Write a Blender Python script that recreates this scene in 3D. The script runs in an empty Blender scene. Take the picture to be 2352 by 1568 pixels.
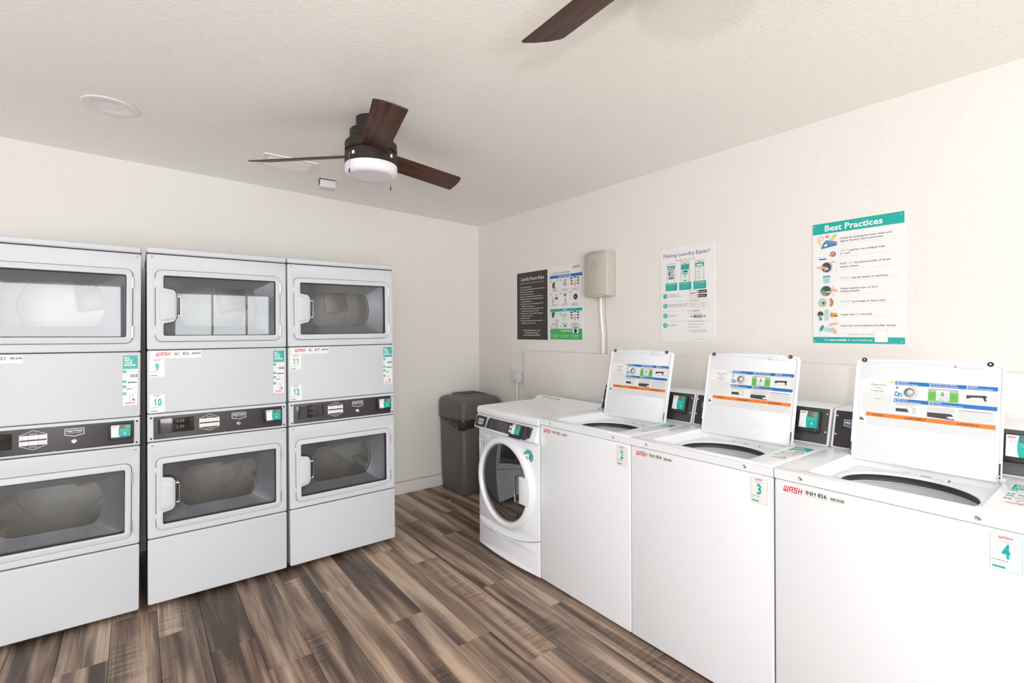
import bpy, bmesh, math, random
from math import sin, cos, pi, radians
from mathutils import Vector, Matrix
from mathutils.geometry import tessellate_polygon
random.seed(7)
SC = bpy.context.scene
COL = SC.collection

# ------------------------------------------------------------------ camera
H_CAM, F_PX, YAW, ROLL = 1.42, 1130.69, 0.65119, -0.00491
R_ = Vector((cos(YAW), -sin(YAW), 0)); F_ = Vector((sin(YAW), cos(YAW), 0)); U_ = Vector((0, 0, 1))
cr, cu = R_*cos(ROLL)+U_*sin(ROLL), -R_*sin(ROLL)+U_*cos(ROLL)
cam_d = bpy.data.cameras.new('camera'); cam = bpy.data.objects.new('camera', cam_d); COL.objects.link(cam)
cam.matrix_world = Matrix(((cr.x, cu.x, -F_.x, 0), (cr.y, cu.y, -F_.y, 0), (cr.z, cu.z, -F_.z, H_CAM), (0, 0, 0, 1)))
cam_d.sensor_width = 36; cam_d.lens = 36*F_PX/2352; cam_d.shift_y = -24.9/2352; cam_d.clip_start = .05
SC.camera = cam

# ------------------------------------------------------------------ room numbers
XR, YB, C0, SL = 2.65, 4.009, 2.4334, .0333      # right wall, back wall, ceiling height there, ceiling slope
XL, YF = -2.6, -3.4
YD, XW = 3.1147, 1.8108                           # fronts of the dryers and of the washers
def ceil_z(x): return C0+SL*(XR-x)

# ------------------------------------------------------------------ light
w = bpy.data.worlds.new('world'); SC.world = w; w.use_nodes = True
bg = w.node_tree.nodes['Background']; bg.inputs[0].default_value = (.75, .87, 1, 1); bg.inputs[1].default_value = .06
def area(name, loc, rot, sx, sy, power, color=(1, 1, 1)):
    l = bpy.data.lights.new(name, 'AREA'); l.shape = 'RECTANGLE'; l.size = sx; l.size_y = sy
    l.energy = power; l.color = color
    o = bpy.data.objects.new(name, l); o.location = loc; o.rotation_euler = rot; COL.objects.link(o); return o
P_WIN, P_FILLWIN, P_DOOR, P_FLASH, P_BOUNCE = 6, 38, 146, 38, 40
# daylight outside the windows, one of them added for fill, and the doorway behind the camera
area('window_and_fill_light', (XL-.12, -1.3, 1.45), (0, -pi/2, 0), 1.3, 1.9, P_WIN, (.985, .99, 1))
area('window_and_fill_light', (XL-.12, 1.5, 1.45), (0, -pi/2, 0), 1.3, 1.9, P_FILLWIN, (.985, .99, 1))  # added light at an added window, brightens the back of the room
area('front_window_daylight', (1.1, YF-.12, 1.5), (pi/2, 0, 0), 1.6, 1.2, 64, (.985, .99, 1))
area('doorway_daylight', (-1.2, YF-.12, 1.08), (pi/2, 0, 0), 2.0, 2.1, P_DOOR, (.985, .99, 1))
# the photographer's small flash beside and above the lens, and an added fill light aimed up at the ceiling behind the camera
fl = bpy.data.lights.new('photo_flash', 'POINT'); fl.energy = P_FLASH; fl.shadow_soft_size = .035; fl.color = (1, .99, .97)
flo = bpy.data.objects.new('photo_flash', fl); flo.location = (-.02, -.24, 1.68); COL.objects.link(flo)
area('added_ceiling_fill', (.1, -1.2, 1.15), (pi, 0, 0), .5, .5, P_BOUNCE)
vs = SC.view_settings; vs.view_transform = 'Standard'; vs.look = 'None'; vs.exposure = -0.04; vs.gamma = 1; vs.use_curve_mapping = False
SC.cycles.use_denoising = True
SC.cycles.max_bounces = 14; SC.cycles.diffuse_bounces = 10; SC.cycles.glossy_bounces = 4
SC.cycles.transparent_max_bounces = 12; SC.cycles.transmission_bounces = 6

# ------------------------------------------------------------------ materials
def srgb(r, g, b):
    f = lambda c: (c/255/12.92 if c/255 <= .04045 else ((c/255+.055)/1.055)**2.4)
    return (f(r), f(g), f(b), 1)
MC = {}
def mat(name, col, rough=.5, metal=0., spec=.5, bump=0., bscale=200., detail=2., rvar=0., coat=0., cvar=0., cscale=3.):
    if name in MC: return MC[name]
    m = bpy.data.materials.new(name); m.use_nodes = True; nt = m.node_tree; b = nt.nodes['Principled BSDF']
    b.inputs['Base Color'].default_value = col; b.inputs['Roughness'].default_value = rough
    b.inputs['Metallic'].default_value = metal; b.inputs['Specular IOR Level'].default_value = spec
    b.inputs['Coat Weight'].default_value = coat
    if bump or rvar or cvar:
        tc = nt.nodes.new('ShaderNodeTexCoord')
        n = nt.nodes.new('ShaderNodeTexNoise'); n.inputs['Scale'].default_value = bscale; n.inputs['Detail'].default_value = detail
        nt.links.new(tc.outputs['Object'], n.inputs['Vector'])
        if bump:
            bp = nt.nodes.new('ShaderNodeBump'); bp.inputs['Strength'].default_value = bump; bp.inputs['Distance'].default_value = .002
            nt.links.new(n.outputs['Fac'], bp.inputs['Height']); nt.links.new(bp.outputs['Normal'], b.inputs['Normal'])
        if rvar:
            mr = nt.nodes.new('ShaderNodeMapRange'); mr.inputs['To Min'].default_value = rough-rvar; mr.inputs['To Max'].default_value = rough+rvar
            n2 = nt.nodes.new('ShaderNodeTexNoise'); n2.inputs['Scale'].default_value = cscale*2
            nt.links.new(tc.outputs['Object'], n2.inputs['Vector'])
            nt.links.new(n2.outputs['Fac'], mr.inputs['Value']); nt.links.new(mr.outputs['Result'], b.inputs['Roughness'])
        if cvar:
            n3 = nt.nodes.new('ShaderNodeTexNoise'); n3.inputs['Scale'].default_value = cscale; n3.inputs['Detail'].default_value = 4
            nt.links.new(tc.outputs['Object'], n3.inputs['Vector'])
            mx = nt.nodes.new('ShaderNodeMix'); mx.data_type = 'RGBA'
            mx.inputs['A'].default_value = tuple(c*(1-cvar) for c in col[:3])+(1,); mx.inputs['B'].default_value = tuple(min(1, c*(1+cvar)) for c in col[:3])+(1,)
            nt.links.new(n3.outputs['Fac'], mx.inputs['Factor']); nt.links.new(mx.outputs['Result'], b.inputs['Base Color'])
    MC[name] = m; return m
def plaster(name, col, kind):
    m = mat(name, col, .7, spec=.25); nt = m.node_tree; b = nt.nodes['Principled BSDF']
    g = nt.nodes.new('ShaderNodeNewGeometry')
    n = nt.nodes.new('ShaderNodeTexNoise'); n.inputs['Scale'].default_value = 62 if kind == 'wall' else 58; n.inputs['Detail'].default_value = 3; n.inputs['Roughness'].default_value = .55
    nt.links.new(g.outputs['Position'], n.inputs['Vector'])
    n2 = nt.nodes.new('ShaderNodeTexNoise'); n2.inputs['Scale'].default_value = 16; n2.inputs['Detail'].default_value = 2
    nt.links.new(g.outputs['Position'], n2.inputs['Vector'])
    cr_ = nt.nodes.new('ShaderNodeValToRGB'); cr_.color_ramp.elements[0].position = .50; cr_.color_ramp.elements[1].position = .60
    nt.links.new(n.outputs['Fac'], cr_.inputs['Fac'])
    mu = nt.nodes.new('ShaderNodeMath'); mu.operation = 'MULTIPLY'
    nt.links.new(cr_.outputs['Color'], mu.inputs[0]); nt.links.new(n2.outputs['Fac'], mu.inputs[1])
    bp = nt.nodes.new('ShaderNodeBump'); bp.inputs['Strength'].default_value = .28 if kind == 'wall' else .32; bp.inputs['Distance'].default_value = .003
    nt.links.new(mu.outputs['Value'], bp.inputs['Height']); nt.links.new(bp.outputs['Normal'], b.inputs['Normal'])
    return m
def glassmat(name, tint, refl=.12, rough=.02, power=3.):
    m = bpy.data.materials.new(name); m.use_nodes = True; nt = m.node_tree; nt.nodes.clear()
    out = nt.nodes.new('ShaderNodeOutputMaterial'); tr = nt.nodes.new('ShaderNodeBsdfTransparent'); gl = nt.nodes.new('ShaderNodeBsdfGlossy')
    tr.inputs[0].default_value = tint; gl.inputs['Roughness'].default_value = rough; gl.inputs['Color'].default_value = (1, 1, 1, 1)
    lw = nt.nodes.new('ShaderNodeLayerWeight'); lw.inputs['Blend'].default_value = .3
    mr = nt.nodes.new('ShaderNodeMapRange'); mr.inputs['To Min'].default_value = refl; mr.inputs['To Max'].default_value = .9
    pw = nt.nodes.new('ShaderNodeMath'); pw.operation = 'POWER'; pw.inputs[1].default_value = power
    nt.links.new(lw.outputs['Facing'], pw.inputs[0]); nt.links.new(pw.outputs[0], mr.inputs['Value'])
    mx = nt.nodes.new('ShaderNodeMixShader')
    nt.links.new(mr.outputs['Result'], mx.inputs[0]); nt.links.new(tr.outputs[0], mx.inputs[1]); nt.links.new(gl.outputs[0], mx.inputs[2])
    nt.links.new(mx.outputs[0], out.inputs[0]); return m

WALL = plaster('wall_paint', (.765, .747, .722, 1), 'wall')
CEIL = plaster('ceiling_paint', (.90, .885, .85, 1), 'ceil')
TRIMW = mat('trim_paint', (.80, .78, .75, 1), .4, bump=.05, bscale=60)
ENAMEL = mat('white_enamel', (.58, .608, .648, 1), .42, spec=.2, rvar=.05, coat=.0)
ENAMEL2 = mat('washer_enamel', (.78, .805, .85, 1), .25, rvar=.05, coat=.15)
SEAM = mat('dark_gap', (.03, .03, .032, 1), .8, cvar=.2)
PANEL = mat('charcoal_panel', srgb(52, 49, 51), .38, rvar=.08, bump=.03, bscale=500)
LINER = mat('door_liner_grey', srgb(118, 119, 124), .33, metal=.25, rvar=.06)
DRUM = mat('drum_coating', srgb(198, 194, 186), .35, metal=.15, rvar=.08)
STEEL = mat('stainless_steel', (.62, .62, .63, 1), .25, metal=1, rvar=.06)
CHROME = mat('chrome', (.78, .78, .80, 1), .12, metal=1, rvar=.03)
BLACKP = mat('black_plastic', (.018, .018, .02, 1), .35, rvar=.06)
SCREEN = mat('display_glass', (.006, .005, .006, 1), .08, rvar=.02, coat=.5)
RUBBER = mat('black_rubber', (.015, .015, .016, 1), .6, rvar=.05)
GLASS = glassmat('dryer_door_glass', (.84, .85, .86, 1), .035, .02)
DGLASS = glassmat('washer_door_glass', (.34, .35, .36, 1), .20, .03)
WGLASS = glassmat('window_glass', (.97, .98, .98, 1), .05)
BIN = mat('bin_plastic', srgb(98, 96, 96), .45, bump=.15, bscale=900, rvar=.05)
BAG = mat('bag_film', (.02, .02, .02, 1), .22, bump=.3, bscale=60)
BOXG = mat('utility_box_paint', srgb(188, 184, 174), .5, bump=.04, bscale=300)
COVER = mat('cover_panel_paint', (.82, .80, .775, 1), .45, bump=.05, bscale=90)
BRONZE = mat('dark_bronze', srgb(52, 46, 42), .42, metal=.4, rvar=.06)
BOWL = mat('opal_glass', srgb(232, 231, 236), .3, rvar=.04)
VENTW = mat('vent_paint', (.80, .785, .76, 1), .45, bump=.03, bscale=200)
PAPER = mat('paper', (.85, .84, .82, 1), .7, bump=.1, bscale=200)

def wood_blade():
    m = mat('blade_walnut', srgb(80, 50, 40), .48, spec=.3, coat=.0); nt = m.node_tree; b = nt.nodes['Principled BSDF']
    tc = nt.nodes.new('ShaderNodeTexCoord'); mp = nt.nodes.new('ShaderNodeMapping'); mp.inputs['Scale'].default_value = (3, 45, 20)
    n = nt.nodes.new('ShaderNodeTexNoise'); n.inputs['Scale'].default_value = 1.5; n.inputs['Detail'].default_value = 5
    cr_ = nt.nodes.new('ShaderNodeValToRGB'); e = cr_.color_ramp.elements
    e[0].position = .3; e[0].color = srgb(54, 31, 25); e[1].position = .75; e[1].color = srgb(98, 64, 51)
    nt.links.new(tc.outputs['Object'], mp.inputs['Vector']); nt.links.new(mp.outputs[0], n.inputs['Vector'])
    nt.links.new(n.outputs['Fac'], cr_.inputs['Fac']); nt.links.new(cr_.outputs['Color'], b.inputs['Base Color'])
    return m
BLADE = wood_blade()

def plank_mat():
    m = bpy.data.materials.new('smoked_oak_plank'); m.use_nodes = True; nt = m.node_tree; b = nt.nodes['Principled BSDF']
    L = nt.links.new; N = nt.nodes.new
    g = N('ShaderNodeNewGeometry'); oi = N('ShaderNodeObjectInfo')
    vm = N('ShaderNodeVectorMath'); vm.operation = 'SCALE'; vm.inputs[0].default_value = (37.3, 91.7, 13.1); L(oi.outputs['Random'], vm.inputs['Scale'])
    ad = N('ShaderNodeVectorMath'); ad.operation = 'ADD'; L(g.outputs['Position'], ad.inputs[0]); L(vm.outputs[0], ad.inputs[1])
    def noise(sx, sy, detail=3, rough=.5, dist=0.):
        mp = N('ShaderNodeMapping'); mp.inputs['Scale'].default_value = (sx, sy, 1); L(ad.outputs[0], mp.inputs['Vector'])
        n = N('ShaderNodeTexNoise'); n.inputs['Scale'].default_value = 1; n.inputs['Detail'].default_value = detail
        n.inputs['Roughness'].default_value = rough; n.inputs['Distortion'].default_value = dist
        L(mp.outputs[0], n.inputs['Vector']); return n.outputs['Fac']
    def math_(op, a, c, clamp=False):
        k = N('ShaderNodeMath'); k.operation = op; k.use_clamp = clamp
        for i, v in enumerate((a, c)):
            if isinstance(v, (int, float)): k.inputs[i].default_value = v
            else: L(v, k.inputs[i])
        return k.outputs[0]
    def mr(v, a, c, d, e):
        k = N('ShaderNodeMapRange'); L(v, k.inputs['Value'])
        for nme, x in zip(('From Min', 'From Max', 'To Min', 'To Max'), (a, c, d, e)): k.inputs[nme].default_value = x
        return k.outputs[0]
    broad = noise(12, .75, 3, .5, .5)                     # wide smoky bands along the board
    fine = noise(70, 1.6, 5, .65, .5)                    # grain
    hair = noise(260, 7, 2, .6)
    saw = noise(7, 120, 2, .6, .3)                        # cross saw marks in places
    sawmask = mr(noise(5, 2.2, 2), .52, .66, 0, 1)
    v = math_('ADD', mr(broad, .33, .67, -.02, .98), mr(fine, .3, .7, -.18, .18))
    v = math_('ADD', v, mr(hair, .3, .7, -.08, .08))
    v = math_('ADD', v, math_('MULTIPLY', mr(saw, .35, .65, -.30, .12), sawmask))
    v = math_('ADD', v, mr(oi.outputs['Random'], 0, 1, -.14, .14))
    cr_ = N('ShaderNodeValToRGB'); e = cr_.color_ramp.elements
    e[0].position = .0; e[0].color = srgb(76, 64, 57); e[1].position = 1.; e[1].color = srgb(193, 173, 155)
    for p, c in ((.22, (101, 86, 77)), (.45, (132, 113, 100)), (.62, (156, 136, 120)), (.8, (176, 155, 138))):
        x = e.new(p); x.color = srgb(*c)
    L(v, cr_.inputs['Fac'])
    hue = N('ShaderNodeMix'); hue.data_type = 'RGBA'; hue.blend_type = 'MULTIPLY'
    L(mr(noise(6, 2.5, 2), .45, .7, 0, .55), hue.inputs['Factor']); L(cr_.outputs['Color'], hue.inputs['A']); hue.inputs['B'].default_value = (1.0, .86, .74, 1)
    L(hue.outputs['Result'], b.inputs['Base Color'])
    L(mr(fine, .3, .7, .38, .55), b.inputs['Roughness']); b.inputs['Specular IOR Level'].default_value = .4
    bp = N('ShaderNodeBump'); bp.inputs['Strength'].default_value = .25; bp.inputs['Distance'].default_value = .001
    L(math_('ADD', fine, math_('MULTIPLY', saw, .5)), bp.inputs['Height']); L(bp.outputs[0], b.inputs['Normal'])
    return m
PLANK = plank_mat()

def perf_mat():   # sheet pierced by rows of small holes
    m = mat('perforated_sheet', srgb(186, 178, 166), .4, metal=.2); nt = m.node_tree; b = nt.nodes['Principled BSDF']
    tc = nt.nodes.new('ShaderNodeTexCoord'); vo = nt.nodes.new('ShaderNodeTexVoronoi'); vo.inputs['Scale'].default_value = 105; vo.inputs['Randomness'].default_value = .12
    nt.links.new(tc.outputs['Object'], vo.inputs['Vector'])
    cr_ = nt.nodes.new('ShaderNodeValToRGB'); e = cr_.color_ramp.elements; e[0].position = .28; e[0].color = srgb(96, 90, 82); e[1].position = .36; e[1].color = srgb(190, 182, 170)
    nt.links.new(vo.outputs['Distance'], cr_.inputs['Fac']); nt.links.new(cr_.outputs['Color'], b.inputs['Base Color'])
    return m
PERF = perf_mat()

# ------------------------------------------------------------------ mesh helpers
class MB:
    def __init__(s): s.v = []; s.f = []; s.m = []; s.mats = []
    def mi(s, m):
        if m not in s.mats: s.mats.append(m)
        return s.mats.index(m)
    def add(s, verts, faces, m, T=None):
        o = len(s.v); s.v += [tuple(T @ Vector(v)) if T else tuple(v) for v in verts]
        i = s.mi(m)
        for f in faces: s.f.append(tuple(o+k for k in f)); s.m.append(i)
    def box(s, x0, x1, y0, y1, z0, z1, m, b=0., seg=2, T=None):
        if not b:
            V = [(x, y, z) for x in (x0, x1) for y in (y0, y1) for z in (z0, z1)]
            s.add(V, [(0, 1, 3, 2), (4, 6, 7, 5), (0, 4, 5, 1), (2, 3, 7, 6), (0, 2, 6, 4), (1, 5, 7, 3)], m, T); return
        bm = bmesh.new(); bmesh.ops.create_cube(bm, size=1)
        for v in bm.verts: v.co = Vector(((x0+x1)/2+v.co.x*(x1-x0), (y0+y1)/2+v.co.y*(y1-y0), (z0+z1)/2+v.co.z*(z1-z0)))
        bmesh.ops.bevel(bm, geom=bm.edges[:], offset=min(b, .49*min(x1-x0, y1-y0, z1-z0)), segments=seg, profile=.5, affect='EDGES')
        bm.verts.index_update(); s.add([v.co.copy() for v in bm.verts], [[v.index for v in f.verts] for f in bm.faces], m, T); bm.free()
    def lathe(s, prof, m, T=None, n=32, a0=0., a1=2*pi, sx=1., sy=1.):
        """prof: (r, z) pairs, revolved about local z"""
        full = abs(a1-a0-2*pi) < 1e-6; k = n if full else n+1; V = []
        for r, z in prof:
            for i in range(k):
                a = a0+(a1-a0)*i/n; V.append((r*cos(a)*sx, r*sin(a)*sy, z))
        Fc = []
        for j in range(len(prof)-1):
            for i in range(n):
                a, b_ = j*k+i, j*k+(i+1) % k; Fc.append((a, b_, b_+k, a+k))
        s.add(V, Fc, m, T)
    def cyl(s, c, axis, r, h, m, n=20, r2=None, b=0.):
        T = Matrix.Translation(c) @ Vector((0, 0, 1)).rotation_difference(Vector(axis)).to_matrix().to_4x4()
        r2 = r if r2 is None else r2
        p = [(1e-5, 0), (r-b, 0)]+([(r, b)] if b else [(r, 0)])+([(r2, h-b)] if b else [(r2, h)])+[(r2-b, h), (1e-5, h)]
        if not b: p = [(1e-5, 0), (r, 0), (r2, h), (1e-5, h)]
        s.lathe(p, m, T, n)
    def tube(s, pts, r, m, n=10):
        pts = [Vector(p) for p in pts]; V = []; prev = None
        for i, p in enumerate(pts):
            d = (pts[min(i+1, len(pts)-1)]-pts[max(i-1, 0)]).normalized()
            if prev is None: a = d.orthogonal().normalized()
            else: a = (prev-d*prev.dot(d)).normalized()
            prev = a; b_ = d.cross(a)
            V += [p+a*r*cos(2*pi*k/n)+b_*r*sin(2*pi*k/n) for k in range(n)]
        Fc = [(j*n+i, j*n+(i+1) % n, (j+1)*n+(i+1) % n, (j+1)*n+i) for j in range(len(pts)-1) for i in range(n)]
        Fc += [tuple(range(n))[::-1], tuple(range((len(pts)-1)*n, len(pts)*n))]
        s.add(V, Fc, m)
    def plate(s, outer, holes, d0, d1, m, b=0., T=None, fmap=None, bh=None):
        """flat plate with holes: outlines in (u, v), front at depth d0, back at d1; front edges rounded by b"""
        fmap = fmap or (lambda u, v, d: (u, d, v))
        bh = b if bh is None else bh
        loops = [outer]+list(holes); V = []; Fc = []; front = []; back = []
        for li, lp in enumerate(loops):
            area2 = sum(lp[i][0]*lp[(i+1) % len(lp)][1]-lp[(i+1) % len(lp)][0]*lp[i][1] for i in range(len(lp)))
            want = 1 if li == 0 else -1
            if area2*want < 0: lp = lp[::-1]
            n = len(lp); bb = b if li == 0 else bh
            rings = ([(bb, 0), (bb*.3, bb*.3), (0, bb)] if bb else [(0, 0)])
            ids = []
            for ins, dd in rings:
                o = len(V); q = inset(lp, ins) if ins else lp
                V += [fmap(u, v, d0+dd) for u, v in q]; ids.append(o)
            ob = len(V); V += [fmap(u, v, d1) for u, v in lp]; ids.append(ob)
            for a, c in zip(ids[:-1], ids[1:]):
                for i in range(n): j = (i+1) % n; Fc.append((a+i, a+j, c+j, c+i))
            front.append((ids[0], (inset(lp, bb) if bb else lp))); back.append((ob, lp))
        for which, flip in ((front, False), (back, True)):
            idx = []; polys = []
            for o, lp in which: idx += [o+i for i in range(len(lp))]; polys.append([Vector((u, v, 0)) for u, v in lp])
            for t in tessellate_polygon(polys): Fc.append(tuple(idx[i] for i in (t[::-1] if flip else t)))
        s.add(V, Fc, m, T)
    def out(s, name, parent=None, loc=None, rot=None, angle=35., fix=True):
        me = bpy.data.meshes.new(name); me.from_pydata(s.v, [], s.f)
        for m in s.mats: me.materials.append(m)
        me.polygons.foreach_set('material_index', s.m)
        if fix:
            bm = bmesh.new(); bm.from_mesh(me); bmesh.ops.recalc_face_normals(bm, faces=bm.faces); bm.to_mesh(me); bm.free()
        me.polygons.foreach_set('use_smooth', [True]*len(me.polygons)); me.set_sharp_from_angle(angle=radians(angle)); me.update()
        o = bpy.data.objects.new(name, me); COL.objects.link(o)
        if parent: o.parent = parent
        if loc: o.location = loc
        if rot: o.rotation_euler = rot
        return o
def inset(lp, d):
    n = len(lp); out = []
    for i in range(n):
        p, c, q = lp[i-1], lp[i], lp[(i+1) % n]
        a = (c[0]-p[0], c[1]-p[1]); b = (q[0]-c[0], q[1]-c[1])
        la, lb = math.hypot(*a) or 1e-9, math.hypot(*b) or 1e-9
        na, nb = (-a[1]/la, a[0]/la), (-b[1]/lb, b[0]/lb)
        k = 1+na[0]*nb[0]+na[1]*nb[1]; k = max(k, .35)
        out.append((c[0]+d*(na[0]+nb[0])/k, c[1]+d*(na[1]+nb[1])/k))
    return out
def arc(cx, cy, r, a0, a1, n): return [(cx+r*cos(radians(a0+(a1-a0)*i/n)), cy+r*sin(radians(a0+(a1-a0)*i/n))) for i in range(n+1)]
def rrect(x0, x1, y0, y1, r, n=5):
    return arc(x1-r, y0+r, r, -90, 0, n)+arc(x1-r, y1-r, r, 0, 90, n)+arc(x0+r, y1-r, r, 90, 180, n)+arc(x0+r, y0+r, r, 180, 270, n)
def circ(cx, cy, r, n=32, ry=None): return [(cx+r*cos(2*pi*i/n), cy+(ry or r)*sin(2*pi*i/n)) for i in range(n)]
def rpoly(pts, r, n=4):
    """polygon with rounded corners; pts counter-clockwise or not; r number or list"""
    out = []; N_ = len(pts)
    for i in range(N_):
        p, c, q = Vector(pts[i-1]), Vector(pts[i]), Vector(pts[(i+1) % N_])
        rr = r[i] if isinstance(r, (list, tuple)) else r
        if rr <= 0: out.append(tuple(c)); continue
        a, b = (p-c).normalized(), (q-c).normalized(); ang = a.angle(b); t = min(rr/math.tan(ang/2), .49*(p-c).length, .49*(q-c).length)
        for k in range(n+1):
            s_ = k/n; out.append(tuple((1-s_)**2*(c+a*t)+2*s_*(1-s_)*c+s_*s_*(c+b*t)))
    return out
def empty(name, loc, rz=0., label=None, cat=None, group=None):
    o = bpy.data.objects.new(name, None); o.empty_display_size = .1; COL.objects.link(o); o.location = loc; o.rotation_euler = (0, 0, rz)
    return tag(o, label, cat, group)
def tag(o, label=None, cat=None, group=None, kind=None):
    if label: o['label'] = label
    if cat: o['category'] = cat
    if group: o['group'] = group
    if kind: o['kind'] = kind
    return o
KIDS = {}
def copy_tree(o, parent=None):
    c = o.copy(); COL.objects.link(c)
    if parent: c.parent = parent
    for ch in [k for k in bpy.data.objects if k.parent == o]: copy_tree(ch, c)
    return c

# ------------------------------------------------------------------ printed matter
INK = {'white': (.82, .82, .83), 'teal': (.0, .38, .34), 'red': (.60, .012, .03), 'black': (.015, .014, .016), 'grey': (.25, .25, .26), 'lgrey': (.40, .41, .43),
       'blue': (.005, .13, .60), 'navy': (.01, .04, .22), 'orange': (.80, .19, .015), 'green': (.13, .46, .04), 'cyan': (.02, .42, .75), 'brown': (.040, .032, .028),
       'paper': (.79, .79, .795), 'skin': (.75, .42, .26), 'denim': (.05, .20, .45), 'yellow': (.85, .62, .05), 'mint': (.22, .55, .48), 'aqua': (.38, .60, .62),
       'pgreen': (.06, .42, .12), 'sky': (.004, .15, .48), 'purple': (.16, .08, .42), 'gold': (.62, .44, .10), 'copper': (.5, .2, .12), 'pink': (.72, .3, .3),
       'dark': (.05, .055, .065), 'silver': (.42, .44, .45), 'panel': (.048, .045, .05), 'lime': (.30, .75, .08), 'dteal': (.0, .28, .25), 'amber': (1.0, .55, .02), 'dim': (.22, .23, .22),
       'skyl': (.01, .28, .55), 'tint': (.80, .83, .84)}
def ink(c):
    r, g, b = INK[c]; return mat('print_'+c, (r, g, b, 1), .42, rvar=.04)
PRINTS = []; TXT = {}
class Print:
    """flat print in the x-z plane facing -y; each layer lies a hair in front of the one before"""
    def __init__(s, name, parent=None, loc=(0, 0, 0), rot=(0, 0, 0), label=None, base=None, th=.0006, baseink='paper', step=.00012):
        s.name, s.parent, s.loc, s.rot, s.label = name, parent, loc, rot, label; s.items = []; s.ly = 0; s.step = step; s.th = th; s.base = base; s.baseink = baseink; s.post = None; PRINTS.append(s)
    def nl(s): s.ly += 1; return s
    def poly(s, pts, c, holes=()): s.items.append(('p', pts, c, s.ly, holes)); return s
    def rect(s, x0, x1, y0, y1, c, r=0.): return s.poly(rrect(x0, x1, y0, y1, r, 3) if r else [(x0, y0), (x1, y0), (x1, y1), (x0, y1)], c)
    def frame(s, x0, x1, y0, y1, t, c, r=0.):
        if r: return s.poly(rrect(x0, x1, y0, y1, r, 3), c, [rrect(x0+t, x1-t, y0+t, y1-t, max(r-t, t*.5), 3)])
        return s.poly([(x0, y0), (x1, y0), (x1, y1), (x0, y1)], c, [[(x0+t, y0+t), (x1-t, y0+t), (x1-t, y1-t), (x0+t, y1-t)]])
    def disc(s, x, y, r, c, n=18, ry=None): return s.poly(circ(x, y, r, n, ry), c)
    def ring(s, x, y, r, t, c, n=24): return s.poly(circ(x, y, r, n), c, [circ(x, y, r-t, n)])
    def line(s, x0, y0, x1, y1, t, c):
        d = Vector((x1-x0, y1-y0)).normalized()*t/2; return s.poly([(x0-d.y, y0+d.x), (x0+d.y, y0-d.x), (x1+d.y, y1-d.x), (x1-d.y, y1+d.x)], c)
    def num(s, t, x, y, h, c, w=None, al='c', bold=.03):
        """figures set one by one; the figure one gets a flag"""
        n = len(t); cw = (w/n) if w else h*.72; x -= {'c': cw*n/2, 'l': 0, 'r': cw*n}[al]
        for i, ch in enumerate(t):
            xx = x+cw*(i+.5); g = cw*.84
            if ch == '1': k = min(.26*g, .2*h) if n > 1 else .2*h; s.poly([(xx+k*.5, y), (xx+k*1.5, y), (xx+k*1.5, y+h), (xx+k*.7, y+h), (xx-k*1.0, y+h*.80), (xx-k*1.0, y+h*.66), (xx+k*.5, y+h*.74)] if n == 1 else [(xx, y), (xx+k*1.1, y), (xx+k*1.1, y+h), (xx+k*.3, y+h), (xx-k*1.3, y+h*.82), (xx-k*1.3, y+h*.68), (xx, y+h*.76)], c)
            else: s.text(ch, xx, y, h, c, g if w else None, 'c', bold)
        return s
    def text(s, t, x, y, h, c, w=None, al='l', bold=0.): s.items.append(('t', t, x, y, h, c, w, al, bold, s.ly)); return s
    def greek(s, x0, x1, y1, y0, n, c, t=None, seed=0):
        """rows of print too small to read: word-length dashes"""
        rr = random.Random(seed+int(x0*1e4)+int(y1*1e4)); dy = (y1-y0)/max(n-1, 1) if n > 1 else 0; t = t or .0012
        for i in range(n):
            y = y1-dy*i; x = x0; end = x1-(rr.random()*.25*(x1-x0) if (i == n-1 and n > 1) else rr.random()*.05*(x1-x0))
            while x < end-t:
                L = min((1.5+rr.random()*4)*t, end-x); s.rect(x, x+L, y-t/2, y+t/2, c); x += L+t*.7
        return s
    def wash(s, x, y, w, h, c='red', sl=.25):
        """slanted block logo lettering"""
        k = .20; U = []
        def bar(a0, a1, b0, b1): U.append((a0, a1, b0, b1))
        X = 0
        for a in (0, .42, .84): bar(a, a+k, k, 1)
        bar(0, 1.04, 0, k); X = 1.24                                   # W
        bar(X, X+k, 0, 1-k); bar(X+.62, X+.62+k, 0, 1-k); bar(X, X+.82, 1-k, 1); bar(X+k, X+.62, .34, .34+k*.8); X += 1.02   # A
        bar(X, X+.78, 1-k, 1); bar(X, X+k, .42+k, 1-k); bar(X, X+.78, .42, .42+k); bar(X+.78-k, X+.78, k, .42); bar(X, X+.78, 0, k); X += .98   # S
        bar(X, X+k, 0, 1); bar(X+.62, X+.62+k, 0, 1); bar(X+k, X+.62, .42, .42+k); X += .82
        sx = w/(X+sl)
        for a0, a1, b0, b1 in U:
            s.poly([(x+(a0+sl*b0)*sx, y+b0*h), (x+(a1+sl*b0)*sx, y+b0*h), (x+(a1+sl*b1)*sx, y+b1*h), (x+(a0+sl*b1)*sx, y+b1*h)], c)
        return s
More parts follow.
